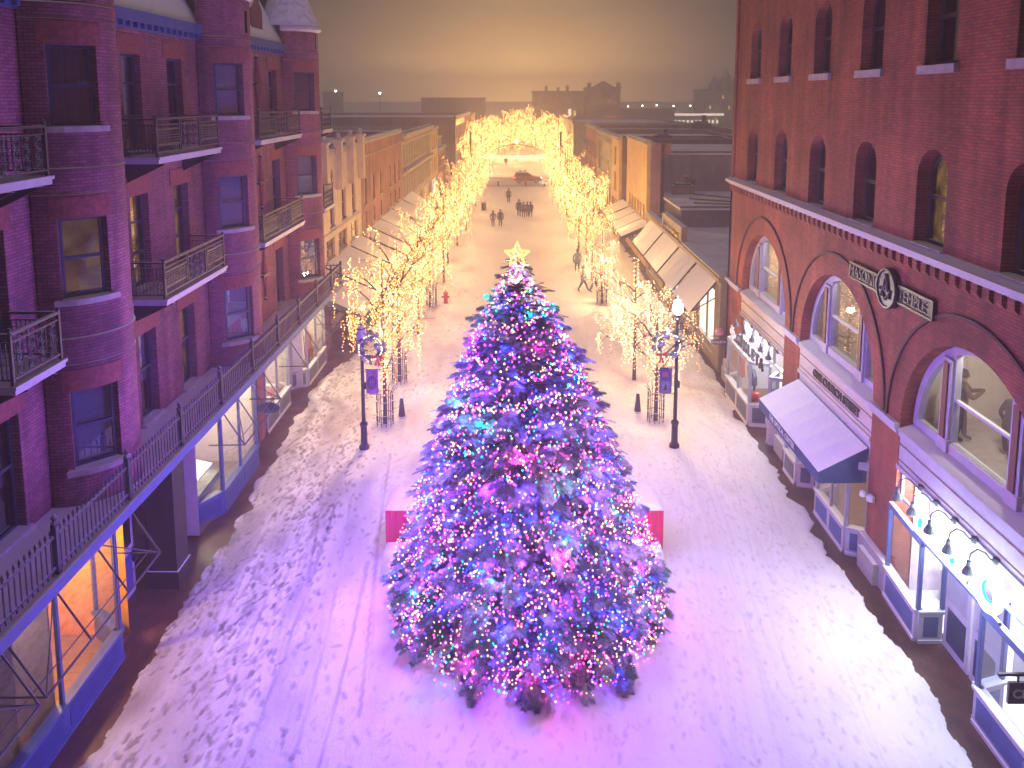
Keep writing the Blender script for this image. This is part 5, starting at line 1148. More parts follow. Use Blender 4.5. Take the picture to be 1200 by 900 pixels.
# strings of coloured bulbs
BULB = [emit('bulb_pink', (1, .04, .36), 4.5 * BULBP, True), emit('bulb_blue', (.008, .02, 1), 7 * BULBP, True), emit('bulb_violet', (.26, .02, 1), 6 * BULBP, True), emit('bulb_cyan', (.0, .7, .6), 2.2 * BULBP, True), emit('bulb_warm', (1, .45, .14), 3.2 * BULBP, True), emit('bulb_rose', (1, .26, .55), 3.4 * BULBP, True), emit('bulb_red', (1, .02, .05), 5 * BULBP, True), emit('bulb_green', (.0, .7, .25), 1.8 * BULBP, True)]
wts = np.array([.22, .17, .16, .12, .13, .12, .04, .04])
wL = np.array([.20, .17, .18, .10, .15, .14, .03, .03]); wR = np.array([.25, .09, .10, .11, .20, .19, .03, .03])
NS = 112
zs_ = 9.3 - (9.3 - .45) * (np.arange(NS) / (NS - 1)) ** .86
for i in range(NS):
    zc = zs_[i]; r = tree_r(zc); n = int(12 + r * 46)
    a = 2 * PI * (np.arange(n) + NP.uniform(0, 1)) / n + NP.normal(0, .05, n)
    zz = zc + .16 * np.sin(a * 3 + i) * min(1, r) + NP.normal(0, .07, n); rr = tree_r(zz) * NP.uniform(.84, 1.05, n) * tier_r(zz, a) - .02; ph = tier(zz, a); hol = (ph % 1.0 < .26) & (NP.random(n) < .4)
    P = np.stack([axis_x(zz) + rr * np.cos(a), BY + rr * np.sin(a), zz - .12 * rr * .6], -1)
    band = np.array([[1, 2, 4, 0, 3], [0, 5, 4, 5, 0], [3, 1, 4, 2, 5], [2, 0, 5, 0, 4]])[np.floor(ph).astype(int) % 4, NP.integers(0, 5, n)]
    # colours come in runs, as strings do
    blk = NP.choice(8, 1 + n // 7, p=wts)[np.arange(n) // 7]; mi = np.where(NP.random(n) < .46, band, np.where(np.cos(a) < NP.uniform(-.5, .5, n), NP.choice(8, n, p=wL), NP.choice(8, n, p=wR)))
    P = P[~hol]; mi = mi[~hol]
    link('light_string', bulbs_mesh('light_string', P, NP.uniform(.013, .025, len(P)), BULB, mi), CT)
# star
st = thing('star_topper', 'glowing gold star on the tip of the Christmas tree', 'star', (axis_x(9.4), BY, 9.45)); sx, sz = axis_x(9.4), 9.62
mb = MB(); pt = [(sx + (.31 if k % 2 == 0 else .14) * math.sin(PI * k / 5), sz + (.31 if k % 2 == 0 else .14) * math.cos(PI * k / 5)) for k in range(10)]
for k in range(10): mb.beam((pt[k][0], BY - .05, pt[k][1]), (pt[(k + 1) % 10][0], BY - .05, pt[(k + 1) % 10][1]), .03)
mb.tube([(sx, BY, 9.2), (sx, BY, 9.6)], .02); mb.build('star_frame', M['iron0'], st)
P = []
for k in range(10):
    for t in (0, .25, .5, .75): P.append((pt[k][0] * (1 - t) + pt[(k + 1) % 10][0] * t, BY - .08, pt[k][1] * (1 - t) + pt[(k + 1) % 10][1] * t))
for k in range(26): P.append((sx + RND.uniform(-.12, .12), BY - .08, sz + RND.uniform(-.14, .14)))
WARM = emit('bulb_gold', (1, .46, .09), 3.2)
link('light_string', bulbs_mesh('star_bulbs', P, .03, [WARM]), st)
lamp('star_light', (sx, BY - .55, sz - .4), 70, (1, .5, .55), .05)
# coloured lamps for the strings' light, plus added ones floating clear to brighten walls
LC = [(1, .02, .50), (.02, .04, 1), (.30, .02, 1), (.0, .50, .75), (.55, .05, 1), (.06, .05, 1)]
k = 0
for (zc, n, pw, outer) in LEVELS:
    r = tree_r(zc); io = outer
    for j in range(n):
        a = 2 * PI * (j + .5 * (k % 2)) / n + RND.uniform(-.2, .2); rr = (r + 1.3) if outer else r * RND.uniform(.88, 1.03) + .04
        left = math.cos(a) < -.3; c = ((.29, .13, 1) if left else (.82, .40, 1)) if outer else LC[RND.choice(((1, 1, 5, 2, 3), (0, 2, 0, 5, 1), (3, 1, 5, 3, 1), (2, 1, 1, 4, 5))[k % 4])]
        lamp('added_tree_glow', (axis_x(zc) + rr * math.cos(a), BY + rr * math.sin(a), zc + RND.uniform(-.25, .25)), pw * RND.uniform(.8, 1.2) * (4.2 if left and outer else 1), c, .06 if outer else .05)
    k += 1
# ================================================================== red planter wall behind the tree
rp = thing('red_barrier', 'long red wooden box topped with snow behind the Christmas tree', 'planter', (.18, 22.1, 0))
mb = MB(); mb.box(-3.85, 4.17, 21.5, 22.75, .0, 1.62)
for x in np.arange(-3.85, 4.1, .27): mb.box(x, x + .25, 21.47, 21.499, .1, 1.6)
mb.build('panel', M['red'], rp)
def snow_pad(x0, x1, y0, y1, z0, h, name, parent, nx=40, ny=10, seed=3):
    xs_ = np.linspace(x0, x1, nx); ys_ = np.linspace(y0, y1, ny); Xa, Ya = np.meshgrid(xs_, ys_, indexing='ij')
    e = np.minimum(np.minimum(Xa - x0, x1 - Xa), np.minimum(Ya - y0, y1 - Ya)); Za = z0 + h * np.clip(e / .16, 0, 1) ** .5 + .05 * vnoise(Xa, Ya, 2.2, seed) * np.clip(e / .2, 0, 1)
    o = grid_object(name, Xa, Ya, Za, Xa * 0, M['snow']); o.parent = parent; o.location = -Vector(parent.location) if parent.type == 'EMPTY' else (0, 0, 0); return o
snow_pad(-3.88, 4.2, 21.45, 22.8, 1.61, .10, 'snow_cap', rp, 60, 12)
snow_pad(-3.95, 4.27, 20.75, 21.56, .0, .70, 'snow_drift', rp, 60, 12, 9)

# ================================================================== string lit street trees
m, nt, b, out = new_mat('string_bulb'); nt.nodes.remove(b); em = nd(nt, 'ShaderNodeEmission'); em.inputs['Color'].default_value = (1, .43, .09, 1); em.inputs['Strength'].default_value = 5; nt.links.new(em.outputs[0], out.inputs['Surface']); m.cycles.emission_sampling = 'NONE'; GOLD = m
WHITEW = emit('string_bulb_pale', (1, .58, .26), 5)
GOLDS = [emit('string_bulb_bright', (1, .56, .2), 7), emit('string_bulb_gold', (1, .40, .075), 3.2), emit('string_bulb_amber', (1, .27, .03), 1.5)]
PALES = [emit('string_bulb_white', (1, .66, .36), 7), emit('string_bulb_cream', (1, .5, .18), 3.4), emit('string_bulb_peach', (1, .36, .12), 1.8)]
def lit_tree_meshes(seed, H, spread, shape, nb, br, trunk_h=1.9, mats=(None,)):
    rng = random.Random(seed); mb = MB(); P = []
    mb.tube([(0, 0, 0), (.02, 0, trunk_h), (.0, .02, H * .92)], [.085, .07, .015], 7)
    n = 300 if nb > 500 else 180
    tf_ = .22 if nb < 800 else .06
    for k in range(int(nb * tf_)):
        z_ = trunk_h * .55 + (H * (.95 if nb < 800 else .6) - trunk_h * .55) * (k / (nb * tf_)); a = k * .9; P.append((.1 * math.cos(a), .1 * math.sin(a), z_))
    limbs = []
    for k in range(13 if nb < 800 else 24):
        z0 = trunk_h + (H - trunk_h) * .62 * (k / (12 if nb < 800 else 23)) ** 1.1; a = k * 2.4 + rng.uniform(-.4, .4); f = (z0 - trunk_h) / (H - trunk_h)
        R = spread * {'vase': .55 + .6 * f, 'cone': 1.05 - .95 * f, 'round': 1.0 - .55 * abs(f - .25)}[shape] * rng.uniform(.8, 1.15)
        zt = z0 + {'vase': 1.7, 'cone': .5, 'round': 1.4}[shape] * rng.uniform(.7, 1.2) * (1 - .4 * f)
        c, s = math.cos(a), math.sin(a); pts_ = [(0, 0, z0), (c * R * .4, s * R * .4, z0 + (zt - z0) * .55), (c * R * .8, s * R * .8, z0 + (zt - z0) * .9), (c * R * 1.02, s * R * 1.02, zt - (.1 if shape != 'cone' else .35))]
        mb.tube(pts_, [.04, .028, .016, .006], 5); limbs.append(pts_)
        for q in range(5):
            i = rng.randint(1, 2); t = rng.random(); p0 = Vector(pts_[i]).lerp(Vector(pts_[i + 1]), t); aa = a + rng.uniform(-1.3, 1.3); L = rng.uniform(.35, .85) * spread / 1.5
            p1 = p0 + Vector((math.cos(aa) * L * .6, math.sin(aa) * L * .6, L * rng.uniform(.1, .6))); p2 = p1 + Vector((math.cos(aa) * L * .5, math.sin(aa) * L * .5, L * rng.uniform(-.5, .4)))
            mb.tube([p0, p1, p2], [.015, .01, .004], 4); limbs.append([tuple(p0), tuple(p1), tuple(p2)])
    while len(P) < nb * (2.5 if nb < 790 or shape == 'vase' else 2.2):
        l = rng.choice(limbs); i = rng.randrange(len(l) - 1); p = Vector(l[i]).lerp(Vector(l[i + 1]), rng.random())
        n_ = rng.randint(2, 6); hang = rng.random() < .55
        if hang and rng.random() < .5: n_ = rng.randint(6, 13)
        for q in range(n_): P.append((p.x + rng.gauss(0, .04), p.y + rng.gauss(0, .04), p.z - (q * .11 if hang else rng.gauss(0, .06))))
    P = np.array(P); P = P[P[:, 2] > .5]
    return mb.mesh('branches', M['bark']), P
VAR = {}
for key, (seed, H, spread, shape, nb, br, th) in {'vase': (1, 6.9, 1.75, 'vase', 790, .026, 2.0), 'vase2': (2, 6.4, 1.7, 'vase', 780, .026, 1.9), 'cone': (3, 5.7, 1.5, 'cone', 780, .024, 1.5), 'small': (4, 4.6, 1.35, 'round', 560, .023, 1.7), 'far': (5, 7.4, 1.7, 'round', 780, .036, 1.8), 'big': (6, 10.5, 3.6, 'round', 1300, .07, 2.6), 'big2': (8, 11.5, 3.9, 'round', 1350, .07, 2.6)}.items():
    bm_, P = lit_tree_meshes(seed, H, spread, shape, nb, br, th); VAR[key] = (bm_, bulbs_mesh('light_string', P, br * np.random.default_rng(seed).uniform(.6, 1.1, len(P)), GOLDS if key not in ('cone', 'small') else PALES, np.random.default_rng(seed).choice(3, len(P), p=(.30, .42, .28))), H)
def lit_tree(key, x, y, rot, sc, label, power, group):
    t = thing('lit_tree', label, 'tree', (x, y, 0), group); bmx, bl, H = VAR[key]
    o = bpy.data.objects.new('trunk', bmx); C.objects.link(o); o.parent = t
    o2 = bpy.data.objects.new('light_string', bl); C.objects.link(o2); o2.parent = t
    t.rotation_euler = (0, 0, rot); t.scale = (sc, sc, sc)
    if power: lamp('tree_lamp', (x - .0, y, H * sc * .55), power, (1, .60, .24), .14)
    return t
GL, GR, GF = 'gold lit trees on the apartment side of the street', 'gold lit trees on the temple side of the street', 'big gold lit trees at the far end of the street'
lit_tree('vase', -5.5, 31.1, .3, 1.08, 'gold lit tree behind the wreathed lamp post, in the nearer iron guard', WP * 1.0, GL)
lit_tree('vase2', -5.62, 35.9, 1.3, 1.14, 'second gold lit tree from the wreathed lamp post, inside an iron guard', WP, GL)
for i, (y, k, s_) in enumerate(((43.5, 'vase', 1.0), (49.6, 'vase2', 1.1), (56, 'vase', 1.06), (63, 'far', .95), (70.5, 'far', .98), (79, 'vase', 1.1), (88, 'far', 1.02), (97, 'far', 1.0), (107, 'far', 1.0))):
    lit_tree(k, -5.55 + RND.uniform(-.25, .25), y, RND.uniform(0, 6), s_, ['gold lit tree beside the biggest tan awning, third from the wreathed lamp post', 'gold lit tree behind the red hydrant', 'gold lit tree in front of the orange brick building, nearer end', 'gold lit tree in front of the middle of the orange brick building', 'gold lit tree at the far end of the orange brick building', 'gold lit tree before the near end of the pilastered building', 'gold lit tree before the middle of the pilastered building', 'gold lit tree before the far end of the pilastered building', 'gold lit tree by the low orange corner building at the cross street'][i], WP if i < 7 else WP * .8, GL)
lit_tree('small', 5.75, 31.4, .4, 1.1, 'small pale lit tree in the iron guard beside the lit lamp post', WP * .5, GR)
lit_tree('cone', 5.56, 36.2, 1.1, 1.12, 'pointed cone shaped lit tree in front of the tan awnings', WP * .8, GR)
for i, (y, k, s_, x) in enumerate(((50.2, 'cone', .95, 5.5), (57, 'vase', 1.0, 5.5), (63, 'far', 1.08, 5.6), (69, 'far', 1.12, 5.4), (75.5, 'far', 1.1, 5.6), (82, 'far', 1.1, 5.4), (89, 'vase', 1.2, 5.6), (97, 'far', 1.05, 5.3), (106, 'far', 1.0, 5.5), (114, 'far', 1.0, 5.4))):
    lit_tree(k, x, y, RND.uniform(0, 6), s_, ['lit tree with a pointed bright stem beside the walking couple', 'gold lit tree just beyond the walking couple', 'gold lit tree before the pink side wall building, nearer end', 'gold lit tree before the yellow false front', 'gold lit tree between the false front and the yellow building', 'gold lit tree before the yellow building', 'gold lit tree before the glazed building, nearer end', 'gold lit tree before the glazed building, farther end', 'gold lit tree before the flag building, nearer end', 'gold lit tree at the cross street corner of the flag building'][i], WP if i < 8 else WP * .8, GR)
for i, (x, y, k, s_) in enumerate(((-7, 139, 'big', .82), (7.2, 140, 'big2', .8), (-5.6, 152, 'big2', .86), (6, 154, 'big', .95), (-7.5, 168, 'big', 1.0), (7.5, 170, 'big2', 1.0), (-3.2, 186, 'big2', 1.0), (3.6, 188, 'big', 1.08), (0.2, 205, 'big2', 1.12), (-9, 196, 'big', 1.0), (9.5, 196, 'big2', 1.0), (-.4, 166, 'big', .82), (-3.6, 174, 'big2', .8), (3.4, 176, 'big', .85))):
    lit_tree(k, x, y, RND.uniform(0, 6), s_, ['big gold tree at the brown corner block across the street', 'big gold tree at the pale plastered block across the street', 'big gold tree second along the brown corner block', 'big gold tree second along the pale plastered block', 'big gold tree third along the brown corner block', 'big gold tree third along the pale plastered block', 'big gold tree left of the hanging star', 'big gold tree right of the hanging star', 'farthest and tallest big gold tree closing the street', 'big gold tree in front of the small pale house', 'big gold tree at the far end of the pale plastered block', 'big gold tree in mid street straight behind the hanging star', 'big gold tree just behind and left of the mid street one', 'big gold tree just behind and right of the mid street one'][i], WP * 2.8, GF)

# tree guards
gp = None
def guard(x, y, label):
    global gp
    if gp is None:
        gp = thing('tree_guard', label, 'tree guard', (0, 0, 0), 'iron tree guards'); mb = MB()
        for k in range(10):
            a = 2 * PI * k / 10; c, s = math.cos(a), math.sin(a)
            mb.tube([(.34 * c, .34 * s, .05), (.34 * c, .34 * s, 1.45), (.42 * c, .42 * s, 1.62), (.5 * c, .5 * s, 1.58)], .018, 5)
        mb.build('bars', M['iron'], gp)
        mb = MB()
        for z_ in (.18, .52, 1.1, 1.4): mb.torus((0, 0, z_), .34, .022, 'Z', 20, 5)
        mb.build('hoops', M['iron'], gp); t = gp
    else: t = copy_tree(gp)
    t.location = (x, y, 0); t['label'] = label
guard(-5.5, 31.1, 'iron tree guard round the tree behind the wreathed lamp post'); guard(-5.62, 35.9, 'iron tree guard round the second tree behind the wreathed lamp post')
guard(5.75, 31.4, 'iron tree guard round the small tree by the lit lamp post'); guard(5.5, 50.2, 'iron tree guard beside the walking couple'); guard(-5.6, 49.6, 'iron tree guard behind the red hydrant')

# ================================================================== lamp posts, wreaths, banners
def lamp_post(x, y, label, on, H=5.3):
    t = thing('street_lamp', label, 'street lamp', (x, y, 0), 'black lamp posts by the Christmas tree')
    mb = MB(); mb.lathe((x, y, 0), [(.2, 0), (.2, .15), (.13, .25), (.12, .95), (.15, 1.0), (.15, 1.08), (.075, 1.15), (.06, H - .7), (.1, H - .68), (.1, H - .6), (.06, H - .55), (.09, H - .45), (.12, H - .42)], 12); mb.build('pole', M['iron0'], t)
    mb = MB(); mb.beam((x - .0, y, H - 1.0), (x + .22, y, H - 1.0), .05); mb.box(x + .02, x + .14, y - .06, y + .06, 2.45, 2.7); mb.build('fittings', M['iron0'], t)
    mb = MB(); mb.lathe((x, y, H - .42), [(.1, 0), (.19, .12), (.2, .3), (.13, .46)], 12); mb.build('lantern_glass', emit('lantern_on', (.92, .9, 1), 14) if on else mat('frosted_globe', (.55, .55, .6), .3), t)
    mb = MB(); mb.lathe((x, y, H + .04), [(.17, 0), (.15, .06), (.04, .14), (.03, .22), (.0, .26)], 12); mb.build('lantern_cap', M['iron'], t)
    return t
lamp_post(-5.93, 28.86, 'unlit black lamp post with a wreath and the purple banner', False, 4.75); lamp_post(6.06, 29.0, 'black lamp post with a shining white lantern and a blue banner', True, 5.75)
lamp('lantern_light', (6.0, 28.7, 5.75), 330, (.86, .86, 1), .22)
lamp('lantern_light', (6.05, 29.2, 6.3), 120, (.86, .86, 1), .2)
def banner(xa, xb, y, z0, z1, cloth, label, deco):
    t = thing('banner', label, 'banner', ((xa + xb) / 2, y, z0), 'banners on the lamp posts')
    cu = MB(); n = 8
    for i in range(n):
        for j in range(8):
            f = lambda i_, j_: (xa + (xb - xa) * i_ / n, y + .02 * math.sin(i_ * 1.1 + j_ * .5), z0 + (z1 - z0) * j_ / 8)
            cu.quad(f(i, j), f(i + 1, j), f(i + 1, j + 1), f(i, j + 1))
    o = cu.build('cloth', cloth, t); s = o.modifiers.new('s', 'SOLIDIFY'); s.thickness = .012
    mb = MB(); mb.beam((xa - .03, y, z1 + .02), (xb + .12, y, z1 + .02), .03); mb.beam((xa + .1, y, z0 - .02), (xb + .12, y, z0 - .02), .025); mb.build('arm', M['iron'], t); deco(t)
pur = mat('purple_cloth', (.30, .13, .36), .8); nav = mat('blue_cloth', (.07, .06, .26), .8)
def deco1(t):
    mb = MB(); c = (-5.57, 28.80, 2.70); R = .22
    mb.prism([(c[0] + R * .8 * math.cos(2 * PI * i / 24), c[2] + R * 1.25 * math.sin(2 * PI * i / 24)) for i in range(24)], 'Y', 28.81, 28.825)
    o = mb.build('emblem', mat('dark_violet_print', (.07, .05, .14), .8), t)
    mb = MB()
    for dx in (-.07, .01, .08): mb.beam((c[0] + dx, 28.80, c[2] - .15), (c[0] + dx + .02, 28.80, c[2] + .17), .024, .006)
    mb.beam((c[0] - .13, 28.80, c[2] + .02), (c[0] + .13, 28.80, c[2] + .06), .006, .03); mb.build('emblem_pattern', pur, o)
banner(-5.80, -5.34, 28.86, 2.25, 3.2, pur, 'purple banner with a dark round print on the unlit lamp post', deco1)
def deco2(t):
    mb = MB(); mb.box(5.49, 5.83, 28.955, 28.97, 2.27, 2.72); o = mb.build('picture_panel', mat('grey_blue_print', (.20, .20, .30), .8), t)
    mb = MB(); mb.prism([(5.58, 2.36), (5.72, 2.36), (5.65, 2.62)], 'Y', 28.945, 28.953); mb.build('tree_print', mat('black_print', (.02, .02, .04), .8), o)
    mb = MB(); mb.box(5.54, 5.77, 28.955, 28.97, 2.88, 3.08); mb.build('crest_print', mat('rust_print', (.30, .10, .12), .8), t)
banner(5.42, 5.90, 29.0, 2.22, 3.2, nav, 'navy blue banner with a small picture below the shining lantern', deco2)
def wreath(x, y, z, label, side):
    t = thing('wreath', label, 'wreath', (x, y, z), 'wreaths on the lamp posts')
    V = []; F = []; rng = np.random.default_rng(5); tv, tf = tmpl[0]; n = 90
    a = rng.uniform(0, 2 * PI, n); R = .42; P = np.stack([x + side * .36 + R * np.cos(a), y + rng.normal(0, .06, n), z + R * 1.05 * np.sin(a)], -1)
    D = np.stack([-np.sin(a) + rng.normal(0, .6, n), rng.normal(0, .5, n), np.cos(a) + rng.normal(0, .6, n)], -1); Rr = frames(D, rng.uniform(0, 6, n))
    v = np.einsum('nij,vj->nvi', Rr, tv) * .42 + P[:, None, :]; f = tf[None] + (np.arange(n) * len(tv))[:, None, None]
    link('greenery', np_mesh('greenery', v.reshape(-1, 3), f.reshape(-1, 3), [bpy.data.materials['frosted_fir']]), t)
    k = 34; aa = np.linspace(0, 2 * PI, k); BP = np.stack([x + side * .36 + R * np.cos(aa) * 1.05, y - .12 + rng.normal(0, .05, k), z + R * np.sin(aa) * 1.1], -1); link('light_string', bulbs_mesh('light_string', BP, .026, [WHITEW]), t)
    mb = MB()
    for (dx, dz, r_) in ((.1, -.35, .13), (.45, .4, .12), (.62, .1, .14), (.05, .3, .11)): mb.ball((x + side * dx, y - .15, z + dz), r_)
    mb.build('bauble', mat('silver_blue_bauble', (.45, .5, .75), .15, .8), t, smooth=True)
    mb = MB(); c = (x + side * .62, y - .18, z - .32)
    for s in (-1, 1): mb.prism([(c[0], c[2]), (c[0] + s * .2, c[2] + .12), (c[0] + s * .2, c[2] - .08)], 'Y', c[1] - .03, c[1] + .03); mb.prism([(c[0], c[2]), (c[0] + s * .12, c[2] - .32), (c[0] + s * .02, c[2] - .34)], 'Y', c[1] - .02, c[1] + .02)
    mb.build('bow', M['redsnow'], t)
wreath(-5.93, 28.8, 4.1, 'frosted wreath with baubles and a red bow on the unlit lamp post', 1); wreath(6.06, 28.95, 4.15, 'frosted wreath with a red bow below the shining lantern', -1)
# tapered posts
bp0 = None
def taper(x, y, label):
    mb = MB(); mb.lathe((x, y, 0), [(.21, 0), (.2, .08), (.15, .1), (.07, .85), (.09, .9)], 8); t = thing('bollard', label, 'bollard', (x, y, 0), 'tapered bollards by the Christmas tree'); mb.build('post', M['darkstone'], t)
    mb = MB(); mb.lathe((x, y, .9), [(.1, 0), (.09, .06), (.0, .13)], 8); mb.build('snow_cap', M['snow'], t)
taper(-4.92, 31.86, 'dark tapered bollard capped with snow near the wreathed unlit lamp post'); taper(5.15, 32.4, 'dark tapered bollard capped with snow near the shining lamp post')
bl = None
for i, x in enumerate((-6.0, -3.0, 1.18, 4.0, 5.0)):
    if bl is None:
        bl = thing('street_post', '', 'bollard', (0, 0, 0), 'posts along the cross street'); mb = MB(); mb.lathe((0, 0, 0), [(.14, 0), (.12, .1), (.1, .12), (.1, .85), (.12, .9), (.06, 1.0)], 8); mb.build('post', M['iron'], bl); o = bl
    else: o = copy_tree(bl)
    o.location = (x, 118.3, .0); o['label'] = ['short dark post at the left end of the cross street kerb', 'short dark post second from the left at the cross street', 'short dark post below the parked car', 'short dark post right of the parked car', 'short dark post rightmost at the cross street kerb'][i]
# hydrant
h = thing('fire_hydrant', 'small red fire hydrant on the snow beside the gold lit trees', 'hydrant', (-5.05, 50.0, 0)); hx, hy = -4.75, 50.4
mb = MB(); mb.lathe((hx, hy, 0), [(.19, 0), (.19, .06), (.13, .08), (.13, .62), (.17, .64), (.17, .7), (.14, .78), (.05, .86), (.05, .92), (.0, .93)], 10); mb.build('body', M['redsnow'], h)
mb = MB(); mb.beam((hx - .26, hy, .48), (hx + .26, hy, .48), .12); mb.beam((hx, hy - .25, .45), (hx, hy, .45), .15); mb.build('outlet', M['redsnow'], h)
# garland over the cross street on two poles
for s, x in (('left', -8.2), ('right', 7.4)):
    t = thing('garland_pole', 'tall dark pole holding the %s end of the street garland' % s, 'pole', (x, 136, 0), 'poles of the street garland'); mb = MB(); mb.lathe((x, 136, 0), [(.3, 0), (.3, .6), (.2, .7), (.17, 7.2), (.26, 7.3), (.1, 7.6)], 8); mb.build('shaft', M['wood_dk'], t)
for j, (z0, sag, lab) in enumerate(((4.2, .9, 'upper swag of white lights hung across the street between two poles'), (3.3, .25, 'lower nearly straight line of white lights across the street'))):
    P = []
    for k in range(170): t_ = k / 169; x = -8.2 + 15.6 * t_; P.append((x + RND.gauss(0, .02), 136 + RND.gauss(0, .05), z0 + (1.5 * (1 - abs(2 * t_ - 1)) if j == 0 else 0) * .0 - sag * 4 * t_ * (1 - t_) + RND.gauss(0, .07)))
    g = thing('light_garland', lab, 'garland', (-.4, 136, z0)); mb = MB(); mb.tube([P[i] for i in range(0, 170, 13)], .03, 5); mb.build('wire', M['iron0'], g); link('light_string', bulbs_mesh('light_string', P, .06, [WHITEW]), g)
g = thing('arch_garland', 'dark evergreen arch with a bright star at its middle over the street', 'garland', (-.4, 136.5, 4))
ap = [(-4.2 + 7.8 * k / 16, 136.5, 4.4 + 1.0 * math.sin(PI * k / 16)) for k in range(17)]; mb = MB(); mb.tube(ap, .06, 6); mb.build('evergreen_rope', M['bark'], g); P = [(-.3 + .4 * math.cos(k) * RND.random(), 136.2, 5.9 + .4 * math.sin(k) * RND.random()) for k in range(40)]; link('star', bulbs_mesh('star', P, .1, [WHITEW]), g)
# distant lamps
for i, (x, y, z_, lab) in enumerate(((-69, 300, 15.5, 'faint white lamp on a mast over the far left roofs'), (-52.4, 300, 14.8, 'bright white lamp on a mast over the far roofs'), (46, 330, 9.5, 'far yellow street lamp behind the dark shed, first'), (52, 330, 9.8, 'far yellow street lamp behind the dark shed, second'), (58, 330, 10, 'far yellow street lamp above the lit arcade, third'), (65, 330, 9.6, 'far yellow street lamp above the lit arcade, fourth'), (72, 330, 9.8, 'far yellow street lamp beside the hotel'))):
    t = thing('mast_lamp', lab, 'street lamp', (x, y, 0), 'lamps in the distant town'); mb = MB(); mb.tube([(x, y, 0), (x, y, z_)], .15, 6); mb.build('mast', M['iron0'], t); mb = MB(); mb.ball((x, y, z_ + .2), .42 if i < 2 else .3, 0, 8, 6); mb.build('lamp_head', emit('far_lamp', (1, .95, .85) if i < 2 else (1, .7, .35), 25), t)
# ================================================================== people
def person_mesh(pose, coat, legs, skin, hat, stride=.0, arm=.12, lean=0., scale=1.0, bulk=1.0, arm_pose=None):
    """one continuous skinned body; z up, facing -Y"""
    h = stride
    J = {'pelvis': (0, 0, .95, .155 * bulk), 'waist': (0, lean * .12, 1.10, .15 * bulk), 'chest': (0, lean * .3, 1.33, .18 * bulk), 'neck': (0, lean * .42, 1.50, .075), 'head0': (0, lean * .45 - .01, 1.57, .075), 'head1': (0, lean * .48 - .02, 1.66, .105), 'head2': (0, lean * .5, 1.76, .07)}
    E_ = [('pelvis', 'waist'), ('waist', 'chest'), ('chest', 'neck'), ('neck', 'head0'), ('head0', 'head1'), ('head1', 'head2')]
    for s, n in ((-1, 'l'), (1, 'r')):
        st = h * s
        J.update({'hip' + n: (s * .10, 0, .86, .115), 'knee' + n: (s * .11, -st * .5 - .02, .50, .078), 'ank' + n: (s * .11, -st, .10 + .06 * (st < 0) * abs(h) * 2, .055), 'toe' + n: (s * .12, -st - .17, .045, .045)})
        E_ += [('pelvis', 'hip' + n), ('hip' + n, 'knee' + n), ('knee' + n, 'ank' + n), ('ank' + n, 'toe' + n)]
        el, hd = ((s * (.27 + arm * .4), st * .3 + lean * .2, 1.14, .062), (s * (.27 + arm * .2), st * .6 - .1 + lean * .2, .90, .05)) if arm_pose is None else arm_pose(s)
        J.update({'sh' + n: (s * .20, lean * .33, 1.42, .085), 'el' + n: el, 'wr' + n: hd})
        d = Vector(hd[:3]) - Vector(el[:3]); d.normalize(); J['ha' + n] = (*(Vector(hd[:3]) + d * .1), .045); J['fi' + n] = (*(Vector(hd[:3]) + d * .18), .028)
        E_ += [('chest', 'sh' + n), ('sh' + n, 'el' + n), ('el' + n, 'wr' + n), ('wr' + n, 'ha' + n), ('ha' + n, 'fi' + n)]
    names = list(J); me = bpy.data.meshes.new('person_cage'); me.from_pydata([J[k][:3] for k in names], [(names.index(a), names.index(b_)) for a, b_ in E_], [])
    o = bpy.data.objects.new('tmp', me); C.objects.link(o); o.modifiers.new('k', 'SKIN'); sv = me.skin_vertices[0].data
    for i, k in enumerate(names): sv[i].radius = (J[k][3], J[k][3]); sv[i].use_root = (k == 'pelvis')
    ss = o.modifiers.new('s', 'SUBSURF'); ss.levels = 1; ss.render_levels = 1
    bpy.context.view_layer.update(); m2 = bpy.data.meshes.new_from_object(o.evaluated_get(bpy.context.evaluated_depsgraph_get())); m2.name = 'person'
    bpy.data.objects.remove(o)
    m2.materials.clear()
    for m_ in (coat, legs, skin, hat, M['iron0']): m2.materials.append(m_)
    for p in m2.polygons:
        c = p.center; p.use_smooth = True
        p.material_index = 0
        if c.z < .82 and abs(c.x) < .24: p.material_index = 1
        if c.z < .12: p.material_index = 4
        if c.z > 1.53: p.material_index = 3 if (c.z > 1.68 or c.y > lean * .48 + .03) else 2
    return m2
cm = lambda n, c: mat(n, c, .85)
BLK, NAVY, BRN, GRN, TEAL, TAN_ = cm('black_coat', (.02, .02, .025)), cm('navy_coat', (.03, .04, .08)), cm('brown_coat', (.07, .04, .025)), cm('dark_trousers', (.03, .03, .04)), cm('grey_teal_coat', (.12, .19, .22)), cm('tan_coat', (.25, .16, .09))
SK, HAIR, WOOL = cm('skin', (.45, .27, .2)), cm('dark_hair', (.03, .02, .015)), cm('wool_hat', (.10, .09, .12))
